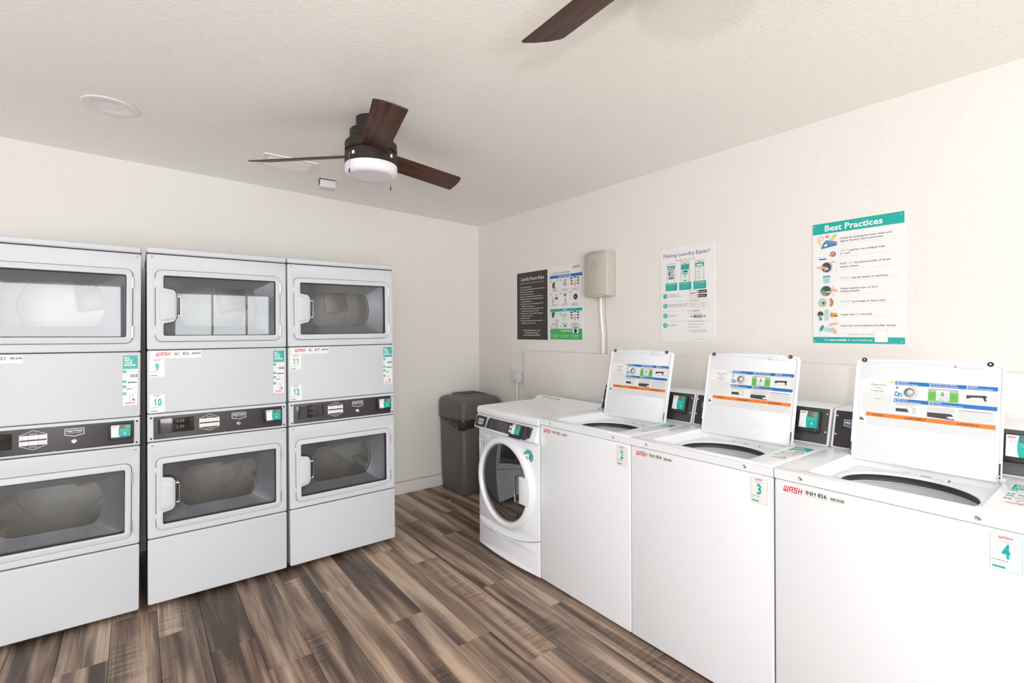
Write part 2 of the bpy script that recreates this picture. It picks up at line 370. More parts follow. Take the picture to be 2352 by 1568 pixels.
def build_prints():
    reqs = {}
    for p in PRINTS:
        for it in p.items:
            if it[0] == 't': reqs[(it[1], it[8])] = None
    tmp = []
    reqs[('H', 0.)] = None
    for (t, bo) in reqs:
        cd = bpy.data.curves.new('t', 'FONT'); cd.body = t; cd.size = 1; cd.resolution_u = 2; cd.offset = bo; cd.fill_mode = 'FRONT'
        o = bpy.data.objects.new('t', cd); COL.objects.link(o); tmp.append(((t, bo), o))
    bpy.context.view_layer.update(); dg = bpy.context.evaluated_depsgraph_get()
    for k, o in tmp:
        me = bpy.data.meshes.new_from_object(o.evaluated_get(dg))
        reqs[k] = ([(v.co.x, v.co.y) for v in me.vertices], [tuple(f.vertices) for f in me.polygons]); bpy.data.meshes.remove(me)
    for k, o in tmp: cd = o.data; bpy.data.objects.remove(o); bpy.data.curves.remove(cd)
    cap = max(y for x, y in reqs[('H', 0.)][0])
    for p in PRINTS:
        mb = MB()
        if p.base: mb.plate(p.base, [], 0, p.th, ink(p.baseink))
        k_ = 0
        for it in p.items:
            k_ += 1
            if it[0] == 'p':
                _, pts, c, ly, holes = it; loops = [pts]+[list(h) for h in holes]; y = -(ly+1)*p.step-(k_ % 12)*7e-6
                V = [(u, y, v) for lp in loops for u, v in lp]
                mb.add(V, tessellate_polygon([[Vector((u, v, 0)) for u, v in lp] for lp in loops]), ink(c))
            else:
                _, t, x, yy, h, c, w_, al, bo, ly = it; vs_, fs = reqs[(t, bo)]
                if not vs_: continue
                x0, x1 = min(a for a, b in vs_), max(a for a, b in vs_); sy = h/cap; sx = (w_/(x1-x0)) if w_ else sy
                W = (x1-x0)*sx; ox = x-(W if al == 'r' else W/2 if al == 'c' else 0)
                mb.add([(ox+(a-x0)*sx, -(ly+1)*p.step-.00009, yy+b*sy) for a, b in vs_], fs, ink(c))
        o = mb.out(p.name, p.parent, p.loc, p.rot, fix=False)
        bm = bmesh.new(); bm.from_mesh(o.data)
        for f in bm.faces:
            if f.normal.y > 0 and f.calc_center_median().y < -1e-6: f.normal_flip()
        bm.to_mesh(o.data); bm.free()
        if p.label: o['label'] = p.label
        if p.post: p.post(o)
    PRINTS.clear()

# ================================================================== ROOM
def struct(name, mb, loc=None): return tag(mb.out(name, loc=loc), kind='structure')
ZT = 2.85
m = MB(); m.box(XL-.12, XR+.12, YB, YB+.12, 0, ZT, WALL); struct('wall_back', m)
m = MB(); m.box(XR, XR+.12, YF-.12, YB, 0, ZT, WALL); struct('wall_right', m)
def wall_with_holes(name, a0, a1, holes, fixed, axis):
    m = MB(); fm = (lambda u, v, d: (d, u, v)) if axis == 'x' else (lambda u, v, d: (u, d, v))
    m.plate([(a0, 0), (a1, 0), (a1, ZT), (a0, ZT)], [[(h[0], h[2]), (h[1], h[2]), (h[1], h[3]), (h[0], h[3])] for h in holes], fixed, fixed-.1, WALL, fmap=fm)
    return struct(name, m)
WIN_L = (-2.25, -.35, .8, 2.1); WIN_FILL = (.55, 2.45, .8, 2.1); WIN_F = (.45, 2.1, .9, 2.1); DOOR_F = (-2.25, -.15, .0205, 2.14)
wall_with_holes('wall_left', YF-.12, YB, [WIN_L, WIN_FILL], XL, 'x')
wall_with_holes('wall_front', XL, XR, [WIN_F, DOOR_F], YF, 'y')
m = MB()
x0, x1, y0, y1 = XL-.12, XR+.12, YF-.12, YB+.12
V = [(x, y, ceil_z(x)+dz) for dz in (0, .1) for x, y in ((x0, y0), (x1, y0), (x1, y1), (x0, y1))]
m.add(V, [(0, 1, 2, 3), (4, 5, 6, 7), (0, 1, 5, 4), (1, 2, 6, 5), (2, 3, 7, 6), (3, 0, 4, 7)], CEIL); struct('ceiling', m)
def window(n, axis, a0, a1, z0, z1, f, nx):
    """frame with mullions and panes, sitting in the wall opening"""
    P = (lambda u0, u1, d0, d1, v0, v1: (d0, d1, u0, u1, v0, v1)) if axis == 'x' else (lambda u0, u1, d0, d1, v0, v1: (u0, u1, d0, d1, v0, v1))
    e = tag(empty('window_%d' % n, (0, 0, 0)), kind='structure')
    m = MB(); t = .05
    for q in ((a0, a1, z0, z0+t), (a0, a1, z1-t, z1), (a0, a0+t, z0+t, z1-t), (a1-t, a1, z0+t, z1-t)):
        m.box(*P(q[0], q[1], f-.07, f-.01, q[2], q[3]), TRIMW, .004)
    m.out('window_frame', e)
    W = (a1-a0-2*t)/nx
    for i in range(nx):
        if i: mm = MB(); mm.box(*P(a0+t+W*i-.015, a0+t+W*i+.015, f-.065, f-.02, z0+t, z1-t), TRIMW, .003); mm.out('mullion', e)
        mm = MB(); mm.box(*P(a0+t+W*i+.016, a0+t+W*(i+1)-.016, f-.045, f-.041, z0+t, z1-t), WGLASS); mm.out('pane', e)
window(1, 'x', *WIN_L, XL, 3); window(3, 'x', *WIN_FILL, XL, 3); window(2, 'y', *WIN_F, YF, 3)  # the second left window is added to light the back wall
e = tag(empty('door_1', (DOOR_F[0], YF, 0)), kind='structure')          # open doorway: jamb and lintel only
m = MB()
m.box(-.06, 0, -.02, .012, .001, 2.20, TRIMW, .004); m.box(2.1, 2.16, -.02, .012, .001, 2.20, TRIMW, .004); m.box(0, 2.1, -.02, .012, 2.14, 2.20, TRIMW, .004); m.out('door_casing', e)

# floor: slab and every board
m = MB(); m.box(XL-.12, XR+.12, YF-.12, YB+.12, -.1, -.006, SEAM); floor = struct('floor', m)
PW, PL = .1785, 1.1165
JO = {0: 3.112, 1: 2.822, 2: 2.55, 3: 2.27, 4: 3.015, 5: 2.755, 6: 2.265, 7: 3.033, 8: 2.756, 9: 2.268, 10: 3.018}
k0 = math.floor((XL+.103)/PW); k1 = math.ceil((XR+.103)/PW)
rr = random.Random(3); pm = {}
for k in range(k0, k1):
    xa, xb = max(XL, -.103+k*PW), min(XR, -.103+(k+1)*PW)
    if xb-xa < .01: continue
    j = JO.get(k, rr.random()*PL) % PL; y = j+math.floor((YF-j)/PL)*PL
    while y < YB:
        ya, yb = max(YF, y), min(YB, y+PL); y += PL
        if yb-ya < .01: continue
        key = (round(xb-xa, 4), round(yb-ya, 4))
        if key not in pm:
            b = MB(); b.box(.0008, xb-xa-.0008, .0008, yb-ya-.0008, -.006, 0, PLANK, .0009, 1); pm[key] = b.out('plank', floor, (xa, ya, 0)).data
        else:
            o = bpy.data.objects.new('plank', pm[key]); COL.objects.link(o); o.parent = floor; o.location = (xa, ya, 0)
def baseboard(name, x0, x1, y0, y1):
    m = MB(); m.box(x0, x1, y0, y1, .0005, .100, TRIMW, .004); 
    struct(name, m)
baseboard('baseboard_back', XL, XR, YB-.013, YB); baseboard('baseboard_right', XR-.013, XR, YF, YB-.014)
baseboard('baseboard_left', XL, XL+.013, YF, YB-.014)
m = MB(); m.box(XL+.014, DOOR_F[0]-.061, YF, YF+.013, .0005, .1, TRIMW, .004); m.box(DOOR_F[1]+.061, XR-.014, YF, YF+.013, .0005, .1, TRIMW, .004); struct('baseboard_front', m)
m = MB(); m.tube([(x, YB-.003+.0006*sin(x*40), .107+.0016*sin(x*23)+.0012*sin(x*71)) for x in [1.38+i*.02 for i in range(48)]], .0016, mat('old_caulk', srgb(120, 110, 98), .8, cvar=.2), 5)
tag(m.out('trim_1'), kind='structure')

# ================================================================== STACKED DRYERS
DW, DDEP = .6617, .80
def by_angle(cx, cz, fn, n=96, extra=()):
    A = sorted(set([2*pi*i/n for i in range(n)]+[a % (2*pi) for a in extra])); return [(cx+fn(a)*cos(a), cz+fn(a)*sin(a)) for a in A], A
def make_dryer():
    root = empty('stacked_dryer', (0, 0, 0))
    m = MB()                                                           # cabinet shell
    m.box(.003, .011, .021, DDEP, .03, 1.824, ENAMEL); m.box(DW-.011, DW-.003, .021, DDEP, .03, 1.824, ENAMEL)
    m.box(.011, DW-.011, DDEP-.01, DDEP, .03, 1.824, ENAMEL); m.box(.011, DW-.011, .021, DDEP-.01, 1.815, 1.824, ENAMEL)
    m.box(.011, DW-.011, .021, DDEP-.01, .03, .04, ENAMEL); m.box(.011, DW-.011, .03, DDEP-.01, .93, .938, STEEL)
    for z in (1.3295, 1.003, .8578, .3632): m.box(.003, DW-.003, .012, .0205, z-.012, z+.012, SEAM)  # dark strips behind the seams stand in for the shade inside
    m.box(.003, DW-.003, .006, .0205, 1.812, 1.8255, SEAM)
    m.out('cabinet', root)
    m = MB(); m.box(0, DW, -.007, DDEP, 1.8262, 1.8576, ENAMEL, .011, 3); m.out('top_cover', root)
    for x in (.06, DW-.06):
        for y in (.06, DDEP-.06):
            m = MB(); m.cyl((x, y+.04, .0005), (0, 0, 1), .018, .031, mat('foot_plastic', (.75, .75, .75, 1), .4, rvar=.05), 14, .013); m.out('foot', root)
    def front(name, z0, z1, hole=None, r=.009):
        m = MB(); m.plate(rrect(.001, DW-.001, z0, z1, r), [hole] if hole else [], 0, .02, ENAMEL, .005, bh=.002)
        o = m.out(name, root); return o
    def screws(o, pts, r=.006, mt=CHROME):
        for x, z in pts:
            s = MB(); s.lathe([(1e-5, .0035), (r*.5, .0032), (r*.85, .002), (r, 0)], mt, Matrix.Translation((x, 0, z)) @ Matrix.Rotation(pi/2, 4, 'X'), 14)
            s.box(x-r*.55, x+r*.55, -.0040, -.0032, z-.0007, z+.0007, SEAM); s.out('screw', o)
    def door_unit(zo0, zo1, gx0, gx1, gz0, gz1, notch, cz, pz0, pz1, hinges):
        hole = rrect(.0352, .6288, zo0-.0018, zo1+.0018, .031)
        p = front('front_panel', pz0, pz1, hole)
        screws(p, [(.022, pz1-.0135), (DW-.018, pz1-.0135)])
        g = MB(); g.plate(rrect(.026, .638, zo0-.012, zo1+.012, .03), [rrect(.05, .617, zo0+.013, zo1-.013, .02)], .0205, .0235, SEAM); g.out('gap_shade_ring', root)  # dark ring set behind the door gap in place of its shade
        d = MB(); gl = rpoly([(gx0, gz0), (gx1, gz0), (gx1, gz1), (gx0, gz1)]+notch, [.008, .008, .008, .008, .004, .02, .012, .012, .02, .004])
        d.plate(rrect(.037, .627, zo0, zo1, .029), [gl], -.011, .012, ENAMEL, .006, bh=.005)
        door = d.out('door', root)
        q = MB(); q.plate(inset(gl, .0005), [inset(gl, .003)], -.0045, .0118, SEAM); q.out('glass_seal', door)
        q = MB(); q.box(.045, .62, .0125, .0165, zo0+.015, zo1-.015, GLASS); q.out('glass', door)
        nz = [pt[1] for pt in notch]; nx = max(pt[0] for pt in notch)
        q = MB(); q.plate(rpoly([(.052, min(nz)+.012), (nx-.006, min(nz)+.03), (nx-.006, max(nz)-.03), (.052, max(nz)-.012)], .016), [], -.0165, -.0105, ENAMEL, .004); q.out('handle', door)
        q = MB(); q.plate(rrect(nx+.001, nx+.018, (min(nz)+max(nz))/2-.055, (min(nz)+max(nz))/2+.055, .007), [rrect(nx+.003, nx+.0145, (min(nz)+max(nz))/2-.047, (min(nz)+max(nz))/2+.047, .005)], -.004, .012, CHROME, .002)
        q.box(nx+.001, nx+.015, .009, .012, (min(nz)+max(nz))/2-.05, (min(nz)+max(nz))/2+.05, BLACKP); q.out('door_latch', door)
        # liner: funnel from the frame to the drum mouth
        cx = .328; X0, X1, Z0, Z1 = .048, .619, zo0+.011, zo1-.011
        def rr_(a):
            c, s_ = cos(a), sin(a); t = 9
            if abs(c) > 1e-9: t = min(t, ((X1-cx) if c > 0 else (cx-X0))/abs(c))
            if abs(s_) > 1e-9: t = min(t, ((Z1-cz) if s_ > 0 else (cz-Z0))/abs(s_))
            return t
        def hr(a, R=.190, hz=.106): return (R**-14+(abs(sin(a))/hz+1e-9)**14)**(-1/14)
        ex = [math.atan2(z-cz, x-cx) for x in (X0, X1) for z in (Z0, Z1)]
        o_, A = by_angle(cx, cz, rr_, 96, ex); h_ = [(cx+hr(a)*cos(a), cz+hr(a)*sin(a)) for a in A]
        h2 = [(cx+(hr(a)+.012)*cos(a), cz+(hr(a)+.012)*sin(a)) for a in A]
        n = len(A); V = [(x, .0240, z) for x, z in o_]+[(x, .055, z) for x, z in h2]+[(x, .060, z) for x, z in h_]+[(x, .078, z) for x, z in h_]
        q = MB(); q.add(V, [(j*n+i, j*n+(i+1) % n, (j+1)*n+(i+1) % n, (j+1)*n+i) for j in range(3) for i in range(n)], LINER); q.out('door_liner', door, angle=25)
        # drum
        T = Matrix.Translation((cx, 0, cz)) @ Matrix.Rotation(-pi/2, 4, 'X')      # local z -> +y
        q = MB(); q.lathe([(.19, .095), (.285, .10), (.292, .115), (.292, .24), (.297, .25), (.292, .26), (.292, .50), (.28, .515), (.19, .522), (.185, .528), (1e-5, .53)], DRUM, T, 48)
        dr = q.out('drum', root)
        for a in (95, 215, 335):
            q = MB(); a = radians(a); c_, s_ = cos(a), sin(a)
            P = [(.291, -.05), (.245, -.012), (.245, .012), (.291, .05)]; V = []
            for yy, k in ((.13, 1), (.49, .8)):
                for rd, tt in P: V.append((cx+rd*c_-tt*k*s_, yy, cz+rd*s_+tt*k*c_))
            q.add(V, [(0, 1, 5, 4), (1, 2, 6, 5), (2, 3, 7, 6), (3, 2, 1, 0), (4, 5, 6, 7)], DRUM); q.out('baffle', dr, angle=20)
        q = MB(); tp = rpoly([(.385, cz-.02), (.545, cz+.012), (.515, cz+.165), (.36, cz+.19)], .02)
        q.plate(tp, [], .514, .524, PERF, .002); q.out('air_grille', dr)
        q = MB(); q.plate(inset(tp, -.006), [inset(tp, .002)], .509, .524, DRUM, .003); q.out('grille_frame', dr)
        for a, b in hinges:
            q = MB(); q.cyl((.6275, -.008, a), (0, 0, 1), .0048, b-a, CHROME, 12); q.box(.6235, .6315, -.008, .002, a+.002, b-.002, STEEL); q.out('hinge', door)
            q = MB(); q.box(.0335, .0372, -.003, .004, a+.002, b-.002, STEEL, .001); q.out('hinge_cover', door)
    door_unit(1.372, 1.742, .0717, .602, 1.403, 1.713, [(.0717, 1.649), (.1167, 1.641), (.1277, 1.617), (.1277, 1.499), (.1167, 1.475), (.0717, 1.465)], 1.560, 1.3315, 1.8215, [(1.647, 1.702), (1.400, 1.458)])
    door_unit(.402, .773, .0657, .6017, .432, .743, [(.0657, .675), (.1067, .667), (.1187, .645), (.1187, .520), (.1067, .500), (.0657, .492)], .590, .366, .8555, [(.677, .728), (.431, .489)])
    front('middle_panel', 1.0045, 1.3275); front('kick_panel', .03, .3605)
    p = front('console_surround', .860, 1.0015, r=.004)
    screws(p, [(.0165, .982), (.0165, .8765), (.6475, .981), (.6475, .8755)], .0048, BLACKP)
    m = MB(); m.plate(rrect(.0267, .6363, .8718, .987, .004), [], -.0035, .001, PANEL, .0015); cp = m.out('control_panel', root)
    screws(cp, [(.3427, .9835), (.3427, .8752)], .0030); 
    for s in [o for o in bpy.data.objects if o.parent == cp]: s.location.y = -.0035
    m = MB(); m.plate(rrect(.0447, .2027, .8995, .974, .002), [], -.0042, -.003, SCREEN, .0004); m.out('display', cp)
    m = MB(); T = Matrix.Translation((.4117, -.0035, .910)) @ Matrix.Rotation(pi/2, 4, 'X')
    m.lathe([(1e-5, .005), (.003, .005), (.0032, .0065), (.0062, .0065), (.008, .004), (.008, .001), (.0105, 0)], CHROME, T, 24); m.out('lock', cp)
    m = MB(); m.box(.5385, .6285, -.030, -.003, .9035, .9755, BLACKP, .004, 2); m.box(.5445, .622, -.040, -.028, .9035, .9135, BLACKP, .004, 2); m.out('card_reader', cp)
    return root
def hexlabel(root_cp, dy=-.0036):
    P = Print('button_label', root_cp, (0, dy, 0)); t = .0016
    hx = [(.2247, .909), (.272, .889), (.3187, .909), (.3187, .958), (.272, .979), (.2247, .958)]
    P.poly(hx, 'white', [inset(hx, t)]); P.nl(); P.poly(inset(hx, t+.0002), 'panel')
    P.nl(); P.rect(.2247, .3187, .9120, .9285, 'black'); P.rect(.2247, .3187, .9385, .9565, 'black'); P.nl()
    for z0, z1 in ((.9115, .9295), (.9370, .9560)):
        for i in range(3): x = .2252+i*.0314; P.rect(x, x+.0302, z0, z1, 'white')
    P.nl()
    for z0, z1 in ((.9115, .9295), (.9370, .9560)):
        for i in range(3): x = .2252+i*.0314; P.greek(x+.005, x+.026, z1-.006, z0+.006, 2, 'grey', .0014)
    P.text('UPPER DRYER', .272, .9605, .0035, 'white', .028, 'c', .01); P.text('LOWER DRYER', .272, .9015, .0035, 'white', .028, 'c', .01)
    Q = Print('badge', root_cp, (0, dy, 0)); b = [(.3777, .9725), (.4477, .9725), (.4477, .9425), (.4127, .9335), (.3777, .9425)]
    Q.poly(rpoly(b, .002), 'white'); Q.nl(); Q.poly(inset(b[::-1], .0022) if False else inset(list(reversed(b)), .0024), 'panel'); Q.nl()
    Q.text('MAYTAG', .4127, .9560, .0090, 'white', .056, 'c', .025); Q.text('COMMERCIAL LAUNDRY', .4127, .9495, .0026, 'white', .048, 'c', .01)
def reader_print(parent, x0, x1, z0, z1, y, digits, name='reader_label', rot=(0, 0, 0), loc0=(0, 0, 0)):
    P = Print(name, parent, (loc0[0], y+loc0[1], loc0[2]), rot); w_, h = x1-x0, z1-z0
    P.rect(x0, x1, z0, z1, 'tint'); P.nl()
    P.poly([(x0+.42*w_, z1)]+[(x0+(.42-.05*sin(pi*i/8))*w_, z1-h*i/8) for i in range(1, 8)]+[(x0+.45*w_, z0), (x1, z0), (x1, z1)], 'teal'); P.nl()
    P.wash(x0+.06*w_, z1-.16*h, .27*w_, .10*h); P.disc(x0+.17*w_, z1-.30*h, .018*w_, 'black', 8); P.disc(x0+.29*w_, z1-.30*h, .018*w_, 'red', 8)
    P.rect(x0+.45*w_, x0+.93*w_, z1-.30*h, z1-.05*h, 'dark'); P.nl(); P.text('8', x0+.48*w_, z1-.27*h, .19*h, 'grey', .09*w_); P.text('8', x0+.59*w_, z1-.27*h, .19*h, 'grey', .09*w_)
    P.num(digits, x0+.70*w_, z1-.27*h, .19*h, 'amber', .22*w_, 'l', .02)
    P.greek(x0+.46*w_, x0+.9*w_, z1-.42*h, z1-.5*h, 2, 'mint', .025*h)
    for k in range(3): P.poly(arc(x0+.60*w_, z0+.27*h, (.06+.045*k)*w_, -40, 40, 5)+arc(x0+.60*w_, z0+.27*h, (.04+.045*k)*w_, 40, -40, 5), 'white')
def number_sticker(parent, x0, z0, w_, h, num, name='number_sticker', y=-.0004, loc0=(0, 0, 0), rot=(0, 0, 0)):
    P = Print(name, parent, (loc0[0], loc0[1]+y, loc0[2]), rot, 'white number sticker reading %s in teal' % num, rrect(x0, x0+w_, z0, z0+h, .003, 3), .0002, 'paper')
    P.frame(x0+.0010, x0+w_-.0010, z0+.0010, z0+h-.0010, .0009, 'mint', .003)
    P.wash(x0+.27*w_, z0+.895*h, .43*w_, .068*h); P.text('CONNECT', x0+.485*w_, z0+.80*h, .042*h, 'grey', .42*w_, 'c')
    P.num(num, x0+.50*w_, z0+.375*h, .37*h, 'teal', (.30 if len(num) == 1 else .58)*w_, 'c', .035)
    P.text('Launch WASH-Connect App', x0+.05*w_, z0+.275*h, .028*h, 'black', .52*w_, 'l', .02); P.text('Enter Machine Number', x0+.10*w_, z0+.22*h, .024*h, 'mint', .40*w_)
    P.text('or', x0+.30*w_, z0+.165*h, .022*h, 'black')
    P.poly([(x0+.09*w_, z0+.075*h), (x0+.42*w_, z0+.075*h), (x0+.42*w_, z0+.055*h), (x0+.50*w_, z0+.10*h), (x0+.42*w_, z0+.145*h), (x0+.42*w_, z0+.125*h), (x0+.09*w_, z0+.125*h)], 'teal')
def asset_sticker(parent, x0, x1, z0, z1, code, name='asset_sticker', y=-.0004, rot=(0, 0, 0), loc0=(0, 0, 0), L=None):
    """L: logo x0,x1,z0,h  | code x0,x1,z,h (as pairs) | barcode x0,x1,z0,z1"""
    P = Print(name, parent, (loc0[0], loc0[1]+y, loc0[2]), rot, 'white sticker with red lettering, %s and a barcode' % code, rrect(x0, x1, z0, z1, .0015, 2), .0002, 'paper')
    (la, lb, lz, lh), codes, (ba, bb, bz0, bz1) = L
    P.wash(la, lz, lb-la, lh)
    P.poly([(la+(lb-la)*(i/8), lz-.0016-.002*(i/8)**1.4+.0012*sin(pi*i/8)) for i in range(9)]+[(la+(lb-la)*(i/8), lz-.0021-.002*(i/8)**1.4+.0012*sin(pi*i/8)) for i in range(8, -1, -1)], 'silver')
    for t, a, b, zz, hh in codes: (P.num if t.isdigit() else P.text)(t, a, zz, hh, 'black', b-a, 'l', .02)
    P.greek(x0+.004, la-.002, lz+lh*.95, lz+lh*.95, 1, 'lgrey', .0008)
    P.greek(codes[0][1], bb-.002, bz0-.0022, bz0-.0045, 2, 'silver', .0009); P.greek(ba, bb, bz1+.0022, bz1+.0022, 1, 'lgrey', .0008)
    r_ = random.Random(len(code)); x = ba
    while x < bb:
        t = r_.choice((.0008, .0014, .002)); P.rect(x, min(x+t, bb), bz0, bz1, 'black'); x += t+r_.choice((.0008, .0012))
def phone_sticker(parent, x0, x1, z0, z1, name='payment_sticker', y=-.0004, rot=(0, 0, 0), loc0=(0, 0, 0)):
    W, Hh = x1-x0, z1-z0
    P = Print(name, parent, (loc0[0], loc0[1]+y, loc0[2]), rot, 'tall white and teal sticker reading PAY WITH YOUR PHONE', rrect(x0, x1, z0, z1, .002, 2), .0002, 'paper')
    hb = z1-.27*Hh; P.rect(x0, x1, hb, z1, 'teal'); P.nl()
    for i, t in enumerate(('PAY', 'WITH', 'YOUR', 'PHONE')): P.text(t, x0+.08*W, z1-(.065+.049*i)*Hh, .038*Hh, 'white', {3: .38, 4: .56, 5: .78}[len(t)]*W, 'l', .03)
    P.greek(x0+.08*W, x0+.85*W, hb+.02*Hh, hb+.02*Hh, 1, 'mint', .008*Hh)
    for i, fz in enumerate((.323, .523, .625, .766)):
        z = z1-fz*Hh; P.rect(x0, x0+.24*W, z-.028*Hh, z+.028*Hh, 'teal', .001); P.num(str(i+1), x0+.12*W, z-.014*Hh, .028*Hh, 'white', None, 'c', .02)
        P.greek(x0+.34*W, x0+.95*W, z+.008*Hh, z-.010*Hh, 2, 'mint', .006*Hh)
    z = z1-.41*Hh; P.frame(x0+.12*W, x0+.46*W, z-.03*Hh, z+.03*Hh, .0006, 'lgrey'); P.wash(x0+.16*W, z+.0*Hh, .26*W, .012*Hh)
    P.rect(x0+.52*W, x0+.98*W, z+.004*Hh, z+.028*Hh, 'dark'); P.rect(x0+.52*W, x0+.98*W, z-.028*Hh, z-.004*Hh, 'dark')
    P.nl(); P.greek(x0+.6*W, x0+.92*W, z+.016*Hh, z+.016*Hh, 1, 'white', .008*Hh); P.greek(x0+.6*W, x0+.92*W, z-.016*Hh, z-.016*Hh, 1, 'white', .008*Hh)
    P.rect(x0+.34*W, x0+.95*W, z1-.555*Hh, z1-.535*Hh, 'dark', .0006); P.rect(x0+.26*W, x0+.6*W, z1-.69*Hh, z1-.665*Hh, 'lgrey'); P.rect(x0+.26*W, x0+.6*W, z1-.675*Hh, z1-.665*Hh, 'dark'); P.greek(x0+.68*W, x0+.92*W, z1-.67*Hh, z1-.69*Hh, 2, 'grey', .006*Hh)
    P.frame(x0+.46*W, x0+.72*W, z1-.905*Hh, z1-.80*Hh, .0012, 'dark', .0015); P.poly([(x0+.68*W, z1-.86*Hh), (x0+.86*W, z1-.905*Hh), (x0+.78*W, z1-.92*Hh), (x0+.66*W, z1-.89*Hh)], 'dark')
    P.wash(x0+.16*W, z1-.972*Hh, .68*W, .033*Hh)
def led(cp, txt=None):
    P = Print('display_readout', cp, (0, -.0044, 0))
    if txt:
        for z in (.9505, .9205): P.text(txt, .1235, z, .0135, 'dim', .034); P.rect(.110, .121, z+.0135, z+.015, 'dim')
    else:
        P.rect(.062, .104, .9025, .9715, 'brown'); P.nl()
        for z in (.952, .922): P.greek(.112, .150, z+.008, z, 2, 'grey', .0016)
def kid(root, name): return [o for o in bpy.data.objects if o.parent == root and o.name.split('.')[0] == name][0]
D2 = make_dryer()
D1 = copy_tree(D2); D3 = copy_tree(D2)
for r_, (x, th, lab) in zip((D1, D2, D3), ((.0035-DW, .0095, 'stacked white twin dryer at the left edge, cut off by the picture, display reading 08'),
                                       (.0378, .0012, 'middle stacked white twin dryer with number stickers 9 and 10'),
                                       (.7175, -.0062, 'stacked white twin dryer nearest the corner, with number stickers 11 and 12'))):
    r_.location = (x, YD, 0); r_.rotation_euler = (0, th, 0); tag(r_, lab, 'dryer', 'stacked twin dryers along the back wall')
for r_, code, nums, dig, txt in ((D1, '821', None, '08', None), (D2, '825', ('9', '10'), '21', '2.50'), (D3, '817', ('11', '12'), '20', None)):
    mp = kid(r_, 'middle_panel'); cp = kid(r_, 'control_panel'); rd = kid(cp, 'card_reader')
    hexlabel(cp); led(cp, txt); reader_print(rd, .548, .6225, .9145, .9725, -.0305, dig)
    asset_sticker(mp, .0157, .2347, 1.286, 1.3235, 'IIC '+code, L=((.037, .1007, 1.299, .0185), [('IIC', .117, .1375, 1.3015, .013), (code, .152, .181, 1.3025, .013)], (.193, .232, 1.304, 1.3135)))
    phone_sticker(mp, .5907, .6487, 1.064, 1.3105)
    if nums: number_sticker(mp, .0095, 1.190, .066, .0935, nums[0]); number_sticker(mp, .0105, 1.008, .066, .0945, nums[1])

